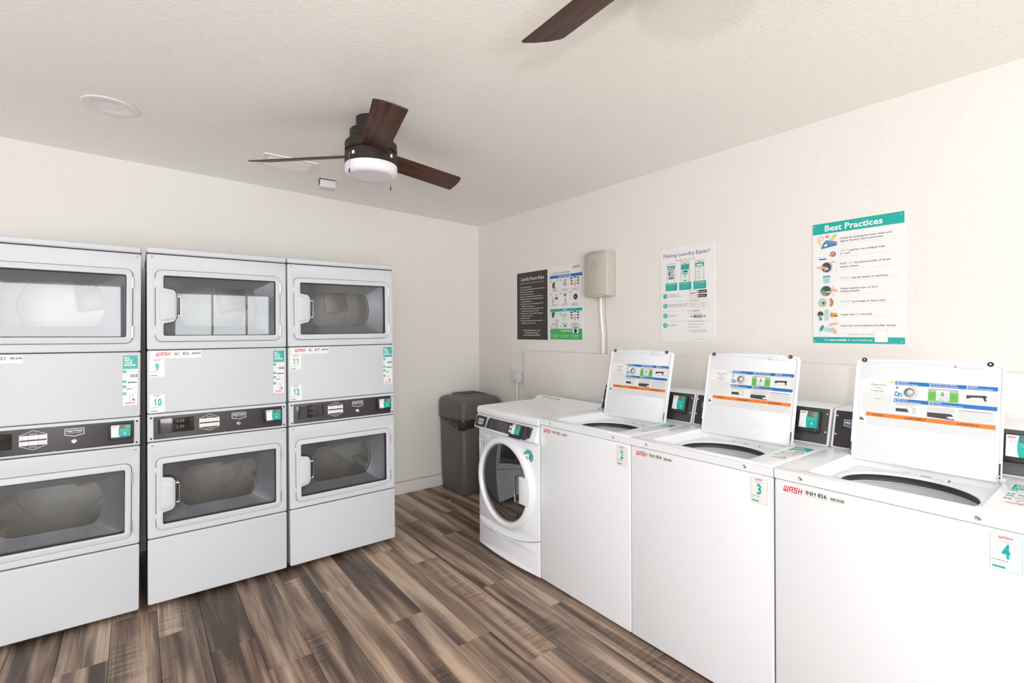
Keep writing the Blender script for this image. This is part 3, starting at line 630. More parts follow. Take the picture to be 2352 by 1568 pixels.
# ================================================================== TOP-LOAD WASHERS
WW, WD = .6400, .78
LT, CT = math.asin(.2177), math.asin(.2873)     # backward lean of the open lid and of the console
def make_toploader():
    root = empty('top_load_washer', (0, 0, 0))
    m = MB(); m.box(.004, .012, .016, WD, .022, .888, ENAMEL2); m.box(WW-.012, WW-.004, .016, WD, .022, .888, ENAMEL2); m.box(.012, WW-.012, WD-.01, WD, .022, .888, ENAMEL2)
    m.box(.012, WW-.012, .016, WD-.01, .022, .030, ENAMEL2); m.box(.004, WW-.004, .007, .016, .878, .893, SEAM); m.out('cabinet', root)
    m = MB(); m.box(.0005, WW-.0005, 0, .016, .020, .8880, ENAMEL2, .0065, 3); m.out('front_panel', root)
    for x in (.06, WW-.06):
        for y in (.07, WD-.06): m = MB(); m.cyl((x, y, .0005), (0, 0, 1), .022, .022, RUBBER, 14, .018); m.out('foot', root)
    # deck with the well for the lid
    rim = rrect(.100, .535, .030, .432, .012, 4); rim2 = rrect(.124, .520, .038, .420, .03, 4); hole = circ(.326, .207, .180, 64, .166)
    m = MB(); fm = lambda u, v, d: (u, v, .929-d)
    m.plate([(0, 0), (WW, 0), (WW, WD), (0, WD)], [rim], 0, .008, ENAMEL2, .007, fmap=fm, bh=.003)
    m.box(0, WW, 0, .012, .8905, .9225, ENAMEL2, .0); m.box(0, .006, .012, WD, .8905, .921, ENAMEL2); m.box(WW-.006, WW, .012, WD, .8905, .921, ENAMEL2)
    n = len(rim); V = [(u, v, .9225) for u, v in rim]+[(u, v, .893) for u, v in rim2]
    m.add(V, [(i, (i+1) % n, n+(i+1) % n, n+i) for i in range(n)], ENAMEL2)
    m.plate(rim2, [hole], 0, .004, ENAMEL2, 0, fmap=lambda u, v, d: (u, v, .893-d), bh=.003)
    deck = m.out('top_deck', root, angle=50)
    for x in (.0885, .5375):
        s = MB(); T = Matrix.Translation((x, 0, .9075)) @ Matrix.Rotation(pi/2, 4, 'X')
        s.lathe([(1e-5, .003), (.0028, .003), (.003, .0015), (.0052, .0035), (.0068, .0025), (.0074, 0)], CHROME, T, 18); s.out('screw', deck)
    T = Matrix.Translation((.326, .207, 0)); m = MB()
    m.lathe([(.206, .8935), (.202, .8962), (.190, .8962), (.1815, .8905)], ENAMEL2, T, 64, sy=.925); m.lathe([(.181, .890), (.185, .889), (.187, .880), (.184, .868), (.190, .864)], mat('tub_ring', srgb(58, 60, 64), .35, rvar=.06), T, 64, sy=.925); m.out('tub_ring', root)
    m = MB(); m.lathe([(.184, .862), (.188, .866), (.191, .858), (.192, .50), (.175, .47), (1e-5, .465)], STEEL if False else mat('basket_enamel', srgb(222, 225, 228), .3, rvar=.06), T, 64, sy=.94); bk = m.out('basket', root)
    m = MB(); m.lathe([(.10, .467), (.07, .50), (.035, .53), (.028, .62), (.030, .70), (.022, .715), (1e-5, .717)], mat('agitator_plastic', (.62, .65, .68, 1), .35, rvar=.05), T, 32)
    for k in range(4):
        a = k*pi/2; Tk = T @ Matrix.Rotation(a, 4, 'Z'); m.box(.02, .085, -.004, .004, .47, .60, MC['agitator_plastic'], .002, 1, Tk)
    m.out('agitator', bk)
    # console
    m = MB(); c, s_ = cos(CT), sin(CT)
    prof = [(.495, .9295), (.495+.150*s_/c*1.0+.0, 1.079), (.555, 1.0835), (.70, 1.0835), (.71, 1.075), (.71, .9295)]
    prof[1] = (.5400, 1.079); nP = len(prof)
    V = [(x, y, z) for x in (.002, WW-.002) for y, z in prof]
    m.add(V, [tuple(range(nP))[::-1], tuple(range(nP, 2*nP))]+[(i, (i+1) % nP, nP+(i+1) % nP, nP+i) for i in range(nP)], ENAMEL2); cons = m.out('console', root)
    m = MB(); m.plate(rrect(.0105, WW-.0105, .004, .1545, .003), [], -.003, .0005, PANEL, .0012); fc = m.out('console_face', cons, (0, .495, .9295), (-CT, 0, 0))
    for x, z in ((.0165, .132), (.0170, .055), (.6215, .132), (.6215, .0545)):
        s = MB(); s.lathe([(1e-5, .0032), (.003, .003), (.0046, .0015), (.005, 0)], CHROME, Matrix.Translation((x, -.003, z)) @ Matrix.Rotation(pi/2, 4, 'X'), 14); s.out('screw', fc)
    m = MB(); m.plate(rrect(.145, .330, .040, .125, .003), [], -.0042, -.003, SCREEN, .0004); m.out('display', fc)
    m = MB(); m.box(.511, .604, -.026, -.002, .046, .139, BLACKP, .005, 3); m.box(.5165, .600, -.038, -.022, .044, .060, BLACKP, .006, 3); m.out('card_reader', fc)
    # open lid
    m = MB(); prof = rpoly([(0, 0), (.427, 0), (.427, .392), (.372, .392), (.36, .396), (.255, .399), (.17, .396), (.05, .392), (0, .392)], [.012, .012, .014, 0, 0, 0, 0, 0, .014])
    m.plate(prof, [], .003, .019, ENAMEL2, .002)
    inn = rpoly([(.0065, .010), (.4205, .010), (.4205, .378), (.405, .384), (.388, .376), (.376, .372), (.296, .377), (.17, .384), (.04, .381), (.022, .384), (.0065, .380)], [.012, .012, .01, .006, .006, .004, .008, .01, .006, .006, .01])
    m.plate(prof, [inn], -.0015, .0035, ENAMEL2, .0018); lid = m.out('lid', root, (.0965, .415, .917), (-LT, 0, 0))
    for u in (.028, .392):
        q = MB(); T = Matrix.Translation((u, -.001, .389)) @ Matrix.Rotation(pi/2, 4, 'X'); q.lathe([(1e-5, .003), (.0035, .003)], ENAMEL2, T, 20); q.lathe([(.0035, .003), (.004, .006), (.0072, .006), (.0085, .003), (.0085, -.001)], RUBBER, T, 20); q.out('bumper', lid)
    q = MB(); q.plate(rpoly([(.296, .390), (.304, .3735), (.36, .3715), (.373, .389)], [.004, .003, .003, .004]), [circ(.308, .3825, .0016, 10), circ(.357, .381, .0016, 10), rrect(.331, .337, .3755, .3775, .0008, 2)], -.005, -.0012, ENAMEL2, .0012); q.box(.300, .368, -.0014, -.0012, .3735, .3855, SEAM); q.out('lid_strike', lid)
    for u0, sgn in ((.0035, 1), (.4235, -1)):
        q = MB(); q.box(u0-.0022, u0+.0022, -.0045, -.001, .012, .062, BLACKP, .0018, 2); q.tube([(u0, -.004, .024), (u0+sgn*.004, -.006, .014), (u0, -.004, .004), (u0-sgn*.002, .002, -.004)], .0016, STEEL, 6); q.out('hinge_arm', lid)
    # instruction label printed on the lid
    P = Print('instruction_label', lid, (0, .0028, 0), label='instruction label with blue, green and orange bands')
    P.rect(.019, .414, .135, .316, 'paper'); P.nl()
    P.rect(.1305, .4115, .2985, .3125, 'sky'); P.rect(.1295, .4115, .2325, .2465, 'sky'); P.rect(.0435, .4095, .1695, .1845, 'orange')
    P.frame(.021, .4095, .1385, .186, .0006, 'grey'); P.line(.132, .1385, .132, .1845, .0006, 'grey'); P.line(.2695, .1385, .2695, .1845, .0006, 'grey')
    P.poly([(.099, .3035), (.119, .3035), (.119, .3015), (.1275, .3065), (.119, .3115), (.119, .3095), (.099, .3095)], 'lime'); P.nl()
    P.rect(.1005, .117, .3045, .3085, 'paper'); P.nl()
    for t, x, z in (('1', .132, .3005), ('2', .2315, .3005), ('3', .332, .3005), ('4', .131, .2345), ('5', .2315, .2345)): P.num(t, x+.003, z, .0095, 'white', .0062, 'c', .03)
    for t, x, z, w_ in (('ADD DETERGENT /', .1385, .3065, .034), ('ADD CLOTHES - DO NOT OVERLOAD /', .239, .3070, .070), ('CLOSE LID /', .339, .3065, .024), ('SELECT and PAY /', .1385, .2405, .034), ('PRESS START /', .239, .2405, .030)): P.text(t, x, z, .0040, 'white', w_, 'l', .02)
    for x, z, w_ in ((.1385, .3020, .062), (.239, .3020, .075), (.339, .3020, .062), (.1385, .2360, .072), (.239, .2360, .090)): P.greek(x, x+w_, z, z, 1, 'white', .0018)
    for i, (t, w_) in enumerate((('Please Read', .046), ('A lire', .019), ('Sirvase leer', .044))): P.text(t, .077, .2905-.0118*i, .0072, 'grey', w_, 'c', .006)
    P.greek(.026, .126, .2565, .194, 11, 'lgrey', .0012); P.text('ATTENTION:', .076, .2605, .0022, 'grey', .024, 'c'); P.text('ATTENTION:', .076, .2385, .0001+.0022, 'grey', .024, 'c')
    P.text('WARNING', .086, .1735, .0062, 'dark', .030, 'c', .02); P.text('AVERTISSEMENT', .199, .1735, .0070, 'dark', .055, 'c', .02); P.text('ADVERTENCIA', .344, .1735, .0070, 'dark', .050, 'c', .02)
    for x in (.0665, .1665, .3145): P.poly([(x-.003, .1735), (x+.003, .1735), (x, .1795)], 'dark')
    for a, b in ((.045, .130), (.134, .267), (.271, .407)): P.greek(a, b, .1655, .1425, 6, 'lgrey', .0012)
    P.rect(.0222, .0405, .1480, .1830, 'paper'); P.nl(); P.poly([(.024, .152), (.039, .152), (.037, .158), (.034, .156), (.0345, .163), (.031, .158), (.030, .166), (.027, .160), (.0255, .165)], 'dark')
    # pictures
    P.frame(.132, .213, .2505, .2935, .0005, 'lgrey'); P.disc(.178, .272, .022, 'silver', 28); P.nl(); P.disc(.178, .272, .0195, 'paper', 28); P.nl(); P.disc(.176, .272, .0165, 'dark', 28); P.nl(); P.disc(.178, .271, .0138, 'lgrey', 24); P.nl(); P.disc(.178, .275, .006, 'paper', 14); P.poly([(.150, .2555), (.140, .2555), (.131, .2555), (.131, .269), (.136, .275), (.141, .269), (.153, .268), (.155, .256)], 'skyl'); P.nl(); P.disc(.137, .264, .004, 'paper', 12); P.disc(.149, .262, .003, 'paper', 10); P.rect(.136, .139, .282, .292, 'black')
    P.rect(.230, .313, .2485, .2815, 'green'); P.rect(.230, .313, .2815, .2930, 'silver'); P.nl(); P.poly(rrect(.2525, .289, .2515, .288, .002, 2), 'tint'); P.nl(); P.disc(.2700, .275, .0045, 'green', 12, .009)
    for x, z, r_ in ((.2605, .270, .005), (.2615, .259, .0045), (.2790, .270, .006), (.2700, .257, .005), (.2825, .259, .004)): P.ring(x, z, r_, .0012, 'purple', 12)
    P.greek(.2335, .2505, .272, .262, 3, 'dteal', .001); P.greek(.2925, .310, .270, .262, 3, 'dteal', .001)
    P.frame(.330, .4105, .2455, .2905, .0005, 'lgrey'); P.poly([(.334, .279), (.383, .281), (.388, .2735), (.3495, .272), (.334, .266)], 'dark'); P.line(.345, .262, .391, .262, .0008, 'grey'); P.poly([(.374, .280), (.380, .280), (.385, .262), (.380, .262)], 'black'); P.frame(.395, .406, .263, .286, .0006, 'lgrey'); P.line(.331, .258, .410, .256, .0006, 'lgrey')
    P.frame(.1305, .213, .188, .230, .0005, 'lgrey'); P.greek(.136, .205, .2275, .2225, 3, 'lgrey', .0011); P.poly([(.1375, .2105), (.172, .211), (.177, .1985), (.1375, .1985)], 'dark'); P.frame(.172, .196, .1965, .2175, .0007, 'grey'); P.frame(.188, .194, .1985, .215, .0006, 'dark')
    P.frame(.230, .3125, .184, .2285, .0005, 'lgrey'); P.greek(.233, .309, .2255, .211, 6, 'lgrey', .001); P.poly([(.230, .2065), (.294, .2075), (.300, .2035), (.305, .187), (.230, .1905)], 'panel'); P.nl(); P.poly([(.283, .194), (.290, .198), (.3085, .199), (.3085, .192), (.295, .190)], 'paper')
    P.greek(.316, .409, .2215, .190, 8, 'lgrey', .0012); P.greek(.316, .400, .2235, .2235, 1, 'grey', .0018)
    # rating label on the well, behind the tub mouth
    Q = Print('rating_label', root, (0, .383, .8936), (-pi/2+.25, 0, 0)); Q.rect(.262, .408, -.002, .026, 'white'); Q.nl()
    Q.text('MAYTAG', .268, .018, .0045, 'grey', .022, 'l', .02); Q.greek(.268, .288, .008, .008, 1, 'grey', .0016); Q.greek(.303, .312, .020, .006, 3, 'grey', .0012)
    for z0, z1 in ((.014, .021), (.003, .010)):
        x = .322
        while x < .352: Q.rect(x, x+.0011, z0, z1, 'dark'); x += .0020
    Q.greek(.366, .392, .017, .010, 2, 'lgrey', .0011); Q.rect(.396, .403, .002, .021, 'dark'); Q.nl(); Q.frame(.3975, .4015, .012, .018, .0008, 'white'); Q.frame(.3975, .4015, .004, .010, .0008, 'white')
    B = Print('badge', fc, (0, -.0032, 0)); b = [(.0425, .119), (.109, .119), (.109, .094), (.0755, .086), (.0425, .094)]
    B.poly(list(reversed(b)), 'white'); B.nl(); B.poly(inset(list(reversed(b)), .0022), 'navy'); B.nl(); B.text('MAYTAG', .0755, .1025, .0092, 'white', .054, 'c', .025); B.text('COMMERCIAL LAUNDRY', .0755, .0965, .0026, 'white', .046, 'c', .01)
    return root
LABS = {'2': ('852', 'top-load washer with open lid, number sticker 2, beside the front-load washer', '21'),
        '3': ('854', 'middle of the open-lid top-load washers, with number sticker 3', '03'),
        '4': ('856', 'nearest open-lid top-load washer, with number sticker 4, cut off by the right edge', '08')}
def washer_prints(r_, n_, code, dig):
    fp = kid(r_, 'front_panel'); dk = kid(r_, 'top_deck'); fc = kid(kid(r_, 'console'), 'console_face')
    asset_sticker(fp, .010, .226, .8415, .8785, 'INH '+code, L=((.031, .0945, .8525, .0195), [('INH '+code, .1045, .1685, .8580, .0125)], (.1795, .2195, .8575, .8665)))
    number_sticker(fp, .5585, .7815, .0635, .0945, n_)
    reader_print(kid(fc, 'card_reader'), .524, .5965, .0615, .1335, -.0264, dig)
    phone_sticker(dk, .560, .628, .130, .385, loc0=(0, 0, .9294), rot=(-pi/2, 0, 0))
W4 = make_toploader()
build_prints()
W3 = copy_tree(W4); W2 = copy_tree(W4)
for r_, y, n_ in ((W4, .8335, '4'), (W3, 1.4775, '3'), (W2, 2.1190, '2')):
    r_.location = (XW, y, 0); r_.rotation_euler = (0, 0, -pi/2)
    code, lab, dig = LABS[n_]; tag(r_, lab, 'washer', 'open top-load washers along the right wall'); washer_prints(r_, n_, code, dig)

# ================================================================== FRONT-LOAD WASHER
FW = .620
FLR = empty('front_load_washer', (XW, 2.7450, 0), -pi/2, 'white front-load washer with a round dark glass door, between the bin and the top-load washers', 'washer')
def bulge(u, k=.022): return -k*(1-((u-FW/2)/(FW/2))**2)
m = MB(); m.box(.002, .010, .02, .76, .02, .878, ENAMEL2); m.box(FW-.010, FW-.002, .02, .76, .02, .878, ENAMEL2); m.box(.01, FW-.01, .75, .76, .02, .878, ENAMEL2); m.box(.01, FW-.01, .02, .75, .02, .03, ENAMEL2)
m.out('cabinet', FLR)
def seam(u): t = (u-FW/2)/(FW/2); return .158+.052*t*t+.012*t
def curved(name, bot, top, hole=None, N_=28, T=.03, mt=ENAMEL2):
    us = [.001+(FW-.002)*i/N_ for i in range(N_+1)]
    outer = [(u, bot(u)) for u in us]+[(us[-1], bot(us[-1])+(top(us[-1])-bot(us[-1]))*k/12) for k in range(1, 12)]+[(u, top(u)) for u in reversed(us)]+[(us[0], bot(us[0])+(top(us[0])-bot(us[0]))*(12-k)/12) for k in range(1, 12)]
    m = MB(); m.plate(outer, [hole] if hole else [], 0, T, mt, .005, fmap=lambda u, v, d: (u, bulge(u)+d, v), bh=.002)
    return m.out(name, FLR, angle=40)
DC = (.312, .4915)
curved('kick_panel', lambda u: .018, lambda u: seam(u)-.0018)
fp = curved('front_panel', lambda u: seam(u)+.0018, lambda u: .770, circ(DC[0], DC[1], .225, 56))
T = Matrix.Translation((DC[0], bulge(DC[0])+.008, DC[1])) @ Matrix.Rotation(pi/2, 4, 'X')       # local z -> -y (outwards)
m = MB(); m.lathe([(.276, -.012), (.278, .004), (.274, .016), (.264, .024), (.250, .029), (.240, .027), (.235, .018), (.232, .004), (.222, -.012)], ENAMEL2, T, 72); ring = m.out('door_ring', FLR, angle=50)
m = MB(); m.lathe([(.2345, .010), (.20, .015), (.14, .020), (.07, .023), (1e-5, .024)], DGLASS, T, 56); m.out('door_glass', ring)
m = MB(); m.lathe([(.222, -.012), (.224, -.03), (.20, -.075), (.205, -.09), (.27, -.10), (.272, -.38), (.1, -.40), (1e-5, -.40)], STEEL, T, 48); m.out('drum', FLR)
m = MB(); m.lathe([(.232, .004), (.226, .0), (.215, -.03), (.195, -.078)], mat('door_boot', srgb(120, 121, 122), .5, rvar=.05), T, 48); m.out('door_boot', FLR)
y0 = bulge(DC[0])-.022
m = MB(); m.plate(rpoly([(.484, .412), (.574, .412), (.590, .49), (.576, .570), (.484, .570)], [.008, .012, .03, .012, .008]), [], y0-.004, y0+.03, ENAMEL2, .008); hd = m.out('door_handle', ring)
m = MB(); m.plate(rrect(.436, .484, .408, .568, .006), [rrect(.439, .482, .412, .564, .005)], y0+.002, y0+.03, CHROME, .002); m.box(.438, .483, y0+.014, y0+.017, .412, .564, mat('latch_pocket', (.10, .095, .09, 1), .3, metal=.6, rvar=.05)); m.out('handle_recess', ring)
# console fascia: its lower edge stands out over the door
prof = [(0, .876), (-.010, .872), (-.036, .800), (-.037, .791), (-.030, .786), (-.012, .778), (.012, .764), (.03, .764), (.03, .876)]
N_ = 24; V = []
for i in range(N_+1):
    u = .0005+(FW-.001)*i/N_; b_ = bulge(u, .012)
    for y, z in prof: V.append((u, y+(b_ if y < .02 else 0), z))
n = len(prof); Fc = [(i*n+j, i*n+(j+1) % n, (i+1)*n+(j+1) % n, (i+1)*n+j) for i in range(N_) for j in range(n)]+[tuple(range(n)), tuple(range(N_*n, N_*n+n))[::-1]]
m = MB(); m.add(V, Fc, ENAMEL2); fas = m.out('console_fascia', FLR, angle=30)
# plates on the fascia (tilted so that they face slightly up)
FT = math.atan2(.026, .072); fo = (0, -.0365-.012, .800)
def onfas(mb, name, parent=None): return mb.out(name, parent or fas, fo, (-FT, 0, 0))
m = MB(); m.plate(rrect(.0225, .135, .002, .071, .004), [], -.002, .012, PANEL, .001); pl1 = onfas(m, 'badge_plate')
m = MB(); m.plate(rpoly([(.150, .002), (.560, .002), (.577, .012), (.584, .071), (.158, .071)], [.004, .02, .01, .004, .004]), [], -.002, .012, PANEL, .001); pl2 = onfas(m, 'control_panel')
m = MB(); m.plate(rrect(.178, .372, .004, .066, .002), [], -.0030, -.002, mat('dim_display', srgb(72, 70, 70), .2, rvar=.03), .0004); m.out('display', pl2)
m = MB(); m.plate(rrect(.436, .560, -.008, .067, .006), [], -.024, -.002, BLACKP, .004); m.plate(rrect(.436, .530, -.012, .008, .005), [], -.036, -.02, BLACKP, .005); rdr = m.out('card_reader', pl2)
for i, z in enumerate((.014, .038)): m = MB(); m.plate(rrect(.386, .424, z, z+.017, .002), [], -.0034, -.002, mat('button_white', (.75, .75, .75, 1), .4, rvar=.05), .0006); m.out('button', pl2)
reader_print(rdr, .440, .516, .009, .066, -.0244, '00')
P = Print('badge', pl1, (0, -.0022, 0)); b = [(.052, .053), (.108, .053), (.108, .022), (.080, .015), (.052, .022)]
P.poly(list(reversed(b)), 'white'); P.nl(); P.poly(inset(list(reversed(b)), .0022), 'silver'); P.nl(); P.text('MAYTAG', .080, .031, .010, 'dark', .046, 'c', .025); P.greek(.058, .102, .025, .025, 1, 'dark', .002)
for pl, pts in ((pl1, ((.028, .008), (.130, .008), (.028, .065), (.130, .065))), (pl2, ((.158, .008), (.164, .065), (.562, .010), (.576, .064)))):
    for x, z in pts: s = MB(); s.lathe([(1e-5, .002), (.0028, .0018), (.0034, 0)], CHROME, Matrix.Translation((x, -.002, z)) @ Matrix.Rotation(pi/2, 4, 'X'), 12); s.out('screw', pl)
m = MB(); m.plate(rrect(.030, .150, .738, .752, .004), [], -.0022, .004, ENAMEL2, .002, fmap=lambda u, v, d: (u, bulge(u)+d, v)); m.out('name_strip', FLR)
# top with the raised ridge at its back
m = MB(); prof = [(-.012, .884), (-.014, .905), (-.009, .918), (.002, .9235), (.470, .9245), (.492, .932), (.512, .947), (.526, .951), (.548, .951), (.556, .945), (.558, .90), (.60, .90), (.60, .879), (-.010, .879)]
n = len(prof); V = []
for i in range(N_+1):
    u = .0002+(FW-.0004)*i/N_; b_ = bulge(u, .012)
    for y, z in prof: V.append((u, y+(b_ if y < .1 else 0), z))
m.add(V, [(i*n+j, i*n+(j+1) % n, (i+1)*n+(j+1) % n, (i+1)*n+j) for i in range(N_) for j in range(n)]+[tuple(range(n)), tuple(range(N_*n, N_*n+n))[::-1]], ENAMEL2)
m.box(.004, FW-.004, .60, .76, .879, .90, ENAMEL2); top = m.out('top_cover', FLR, angle=35)
for x in (.05, FW-.05):
    for y in (.08, .68): m = MB(); m.cyl((x, y, .0005), (0, 0, 1), .02, .02, RUBBER, 14); m.out('foot', FLR)
asset_sticker(top, .050, .262, -.002, .026, 'INH 830', loc0=(0, .4925, .9345), rot=(-pi/2+.65, 0, 0), y=0, L=((.066, .128, .010, .014), [('INH 830', .140, .196, .010, .011)], (.207, .248, .010, .019)))
number_sticker(FLR, .012, .628, .056, .096, '1', y=bulge(.03)-.001, loc0=(0, 0, 0), rot=(0, 0, -.10))
P = Print('detergent_sticker', FLR, (.536, bulge(.545)-.0025, .692), (0, 0, .16), 'round teal sticker with a dispenser picture')
P.disc(0, 0, .036, 'teal', 36); P.nl(); P.disc(-.010, -.012, .024, 'tint', 28); P.poly([(-.036, .0), (-.02, -.03), (-.005, -.036), (.018, -.034), (.012, -.012), (-.008, .006), (-.03, .008)], 'tint'); P.nl()
P.disc(.012, -.008, .0125, 'white', 22); P.disc(-.014, -.010, .011, 'lgrey', 20); P.nl(); P.disc(.012, -.008, .0092, 'dark', 20, .012); P.nl(); P.disc(.012, -.010, .003, 'white', 10); P.greek(-.016, .016, .020, .015, 2, 'white', .0016); P.greek(.0, .02, -.027, -.027, 1, 'red', .0014)

# ================================================================== CORNER: BIN AND BAG
def bin_shell(mb, levels, mt, n=5, closed=False):
    """levels: (z, half_x, half_y, corner_r) stacked rounded squares"""
    loops = [rrect(-hx, hx, -hy, hy, r, n) for z, hx, hy, r in levels]; k = len(loops[0]); V = [(x, y, lv[0]) for lp, lv in zip(loops, levels) for x, y in lp]
    mb.add(V, [(j*k+i, j*k+(i+1) % k, (j+1)*k+(i+1) % k, (j+1)*k+i) for j in range(len(levels)-1) for i in range(k)]+([tuple(range(k))[::-1]] if closed else []), mt)
bx, by = 2.400, 3.790
BR = empty('trash_bin', (bx, by, 0), 0, 'square charcoal plastic trash bin with an open-topped hood, in the corner of the room', 'bin')
m = MB(); a = .196
bin_shell(m, [(.012, a-.022, a-.022, .04), (.002, a-.016, a-.016, .045), (.020, a-.006, a-.006, .05), (.10, a, a, .05), (.655, a+.010, a+.010, .05), (.662, a+.004, a+.004, .045), (.655, a-.004, a-.004, .045), (.05, a-.012, a-.012, .04)], BIN, 6, True); body = m.out('body', BR, angle=50)
for k in range(4):
    q = MB(); Tk = Matrix.Rotation(k*pi/2, 4, 'Z'); q.plate(rrect(-.122, .122, .155, .60, .03, 5), [rrect(-.112, .112, .165, .59, .024, 5)], -(a+.0065), -(a-.002), BIN, .003, T=Tk); q.out('panel_rib', body)
m = MB(); b = .215
bin_shell(m, [(.655, b-.02, b-.02, .05), (.652, b, b, .05), (.668, b+.001, b+.001, .05), (.790, b, b, .055), (.815, b-.008, b-.008, .058), (.832, b-.028, b-.028, .06), (.838, .128, .128, .02), (.842, .122, .122, .016), (.858, .116, .116, .014), (.860, .110, .110, .012), (.857, .104, .104, .012), (.82, .098, .098, .012), (.70, .096, .096, .012)], BIN, 10); m.out('hood', BR, angle=40)
m = MB(); m.box(-.095, .095, -.095, .095, .70, .702, SEAM); m.out('hood_baffle', BR)
# bag draped over the rim, sagging at the near corner
m = MB(); K = 200; rows = 16; V = []; rg = random.Random(5)
q_ = rrect(-1, 1, -1, 1, .24, 8); q_.append(q_[0]); ds = [0]
for a_, b_ in zip(q_, q_[1:]): ds.append(ds[-1]+math.hypot(b_[0]-a_[0], b_[1]-a_[1]))
lp = []
for i in range(K):
    t = ds[-1]*i/K; j = max(k for k in range(len(q_)-1) if ds[k] <= t); f = (t-ds[j])/(ds[j+1]-ds[j]+1e-12); lp.append((q_[j][0]*(1-f)+q_[j+1][0]*f, q_[j][1]*(1-f)+q_[j+1][1]*f))
from mathutils import noise as mn
for j in range(rows):
    t = j/(rows-1)
    for i, (ux, uy) in enumerate(lp):
        near = max(0, 1-math.hypot(ux+.85, uy+.85)/1.5)               # towards the near corner
        drop = .038+.062*near**1.1+.004*sin(i*.5)*(1-near)
        z = .668-drop*t
        r_ = a+.0135+.004*sin(t*pi)+.006*near*sin(t*pi)
        f = mn.noise(Vector((ux*5, uy*5, t*2.2)))*.008*(.5+near)*t+abs(sin(i*.62+t*2.5+2*mn.noise(Vector((ux*3, uy*3, t*2)))))*.005*(.25+near)
        V.append((ux*(r_+f), uy*(r_+f), z+mn.noise(Vector((ux*4, uy*4, 7)))*.010*t))
m.add(V, [(j*K+i, j*K+(i+1) % K, (j+1)*K+(i+1) % K, (j+1)*K+i) for j in range(rows-1) for i in range(K)], BAG)
bag = tag(m.out('trash_bag', loc=(bx, by, 0), angle=50), 'crumpled black plastic bag folded over the rim of the trash bin', 'bag')
m = MB(); V = [(0, 0, .0022), (.010, -.004, .001), (.016, .002, .005), (.011, .008, .0015), (.003, .006, .006), (-.006, .004, .0012), (-.004, -.004, .004)]
m.add(V, [(0, 1, 2), (0, 2, 3), (0, 3, 4), (0, 4, 5), (0, 5, 6), (0, 6, 1)], PAPER); tag(m.out('paper_scrap', loc=(2.075, 3.60, .0), angle=10, fix=False), 'tiny white torn scrap of paper on the floor in front of the trash bin', 'litter')

# ================================================================== RIGHT WALL
m = MB(); m.box(XR-.055, XR-.0005, -1.2, 3.243, .855, 1.252, COVER, .004, 2)
tag(m.out('cover_panel'), 'long beige boxed cover panel on the wall behind the washers', 'panel')
BX = empty('utility_box', (XR, 2.505, 1.658), -pi/2, 'grey wall-mounted utility box with a bowed lid, right of the instruction poster', 'utility box')
m = MB(); m.box(0, .223, -.060, -.0005, 0, .308, BOXG, .006, 3); m.out('box_body', BX)
V = []; N_ = 16; prof = rrect(0, 1, 0, 1, .001, 1)
m = MB(); m.plate([(.0+.221*i/N_+.001, .002-.012*sin(pi*i/N_)) for i in range(N_+1)]+[(.222-.221*i/N_, .306+.012*sin(pi*i/N_)) for i in range(N_+1)], [], -.088, -.061, BOXG, .010, fmap=lambda u, v, d: (u, d-.020*sin(pi*max(0, min(1, u/.223))) if d < -.07 else d, v)); lidb = m.out('box_lid', BX, angle=40)
m = MB(); m.plate(circ(.108, .214, .042, 36, .024), [circ(.108, .214, .0395, 36, .0215)], -.0012, .003, BOXG, .0005, fmap=lambda u, v, d: (u, -.088-.020*sin(pi*u/.223)+d, v)); m.out('embossed_oval', lidb)
m = MB(); m.box(.2225, .2245, -.040, -.024, .165, .205, BOXG, .001); m.cyl((.2235, -.032, .195), (1, 0, 0), .004, .002, CHROME, 10); m.cyl((.2235, -.034, .170), (1, 0, 0), .0025, .0015, SEAM, 8); m.out('lock_plate', BX)
m = MB(); m.tube([(XR-.014, 2.412, 1.659), (XR-.014, 2.412, 1.60), (XR-.014, 2.405, 1.50), (XR-.014, 2.392, 1.38), (XR-.014, 2.390, 1.253)], .0125, TRIMW, 12)
tag(m.out('conduit'), 'white plastic conduit running down from the grey utility box to the cover panel', 'pipe')
m = MB(); m.tube([(XR-.003, 2.383, 1.659), (XR-.003, 2.379, 1.53), (XR-.003, 2.368, 1.40), (XR-.003, 2.366, 1.2525)], .0015, mat('grey_wire', (.2, .19, .18, 1), .6, cvar=.1), 6)
tag(m.out('wire'), 'thin dark wire beside the conduit below the grey utility box', 'wire')
JB = empty('junction_box', (XR, 3.425, .972), -pi/2, 'small light grey junction box low on the wall left of the cover panel', 'electrical box')
m = MB(); m.box(0, .105, -.040, -.0005, 0, .100, mat('box_white', (.68, .69, .69, 1), .45, rvar=.04), .004, 2); bb = m.out('box_body', JB)
m = MB(); m.box(-.002, .107, -.044, -.0402, -.002, .102, MC['box_white'], .002, 2); m.out('box_cover', JB)
for x, z in ((.053, .084), (.053, .016)): s = MB(); s.cyl((x, -.0441, z), (0, -1, 0), .004, .002, SEAM, 10); s.out('screw', JB)
m = MB(); m.tube([(XR-.02, 3.382, .9705), (XR-.02, 3.380, .80), (XR-.02, 3.378, .5), (XR-.02, 3.378, .1)], .011, TRIMW, 10)
tag(m.out('conduit'), 'short white conduit dropping from the small junction box behind the front-load washer', 'pipe')

def poster(name, y_left, z0, w_, h, label, cat, th=.003, baseink='paper'):
    e = Print(name, None, (XR-th-.0004, y_left, z0), (0, 0, -pi/2), label, rrect(0, w_, 0, h, .002, 2), th, baseink, step=.00025)
    e.post = lambda o: tag(o, cat=cat); return e
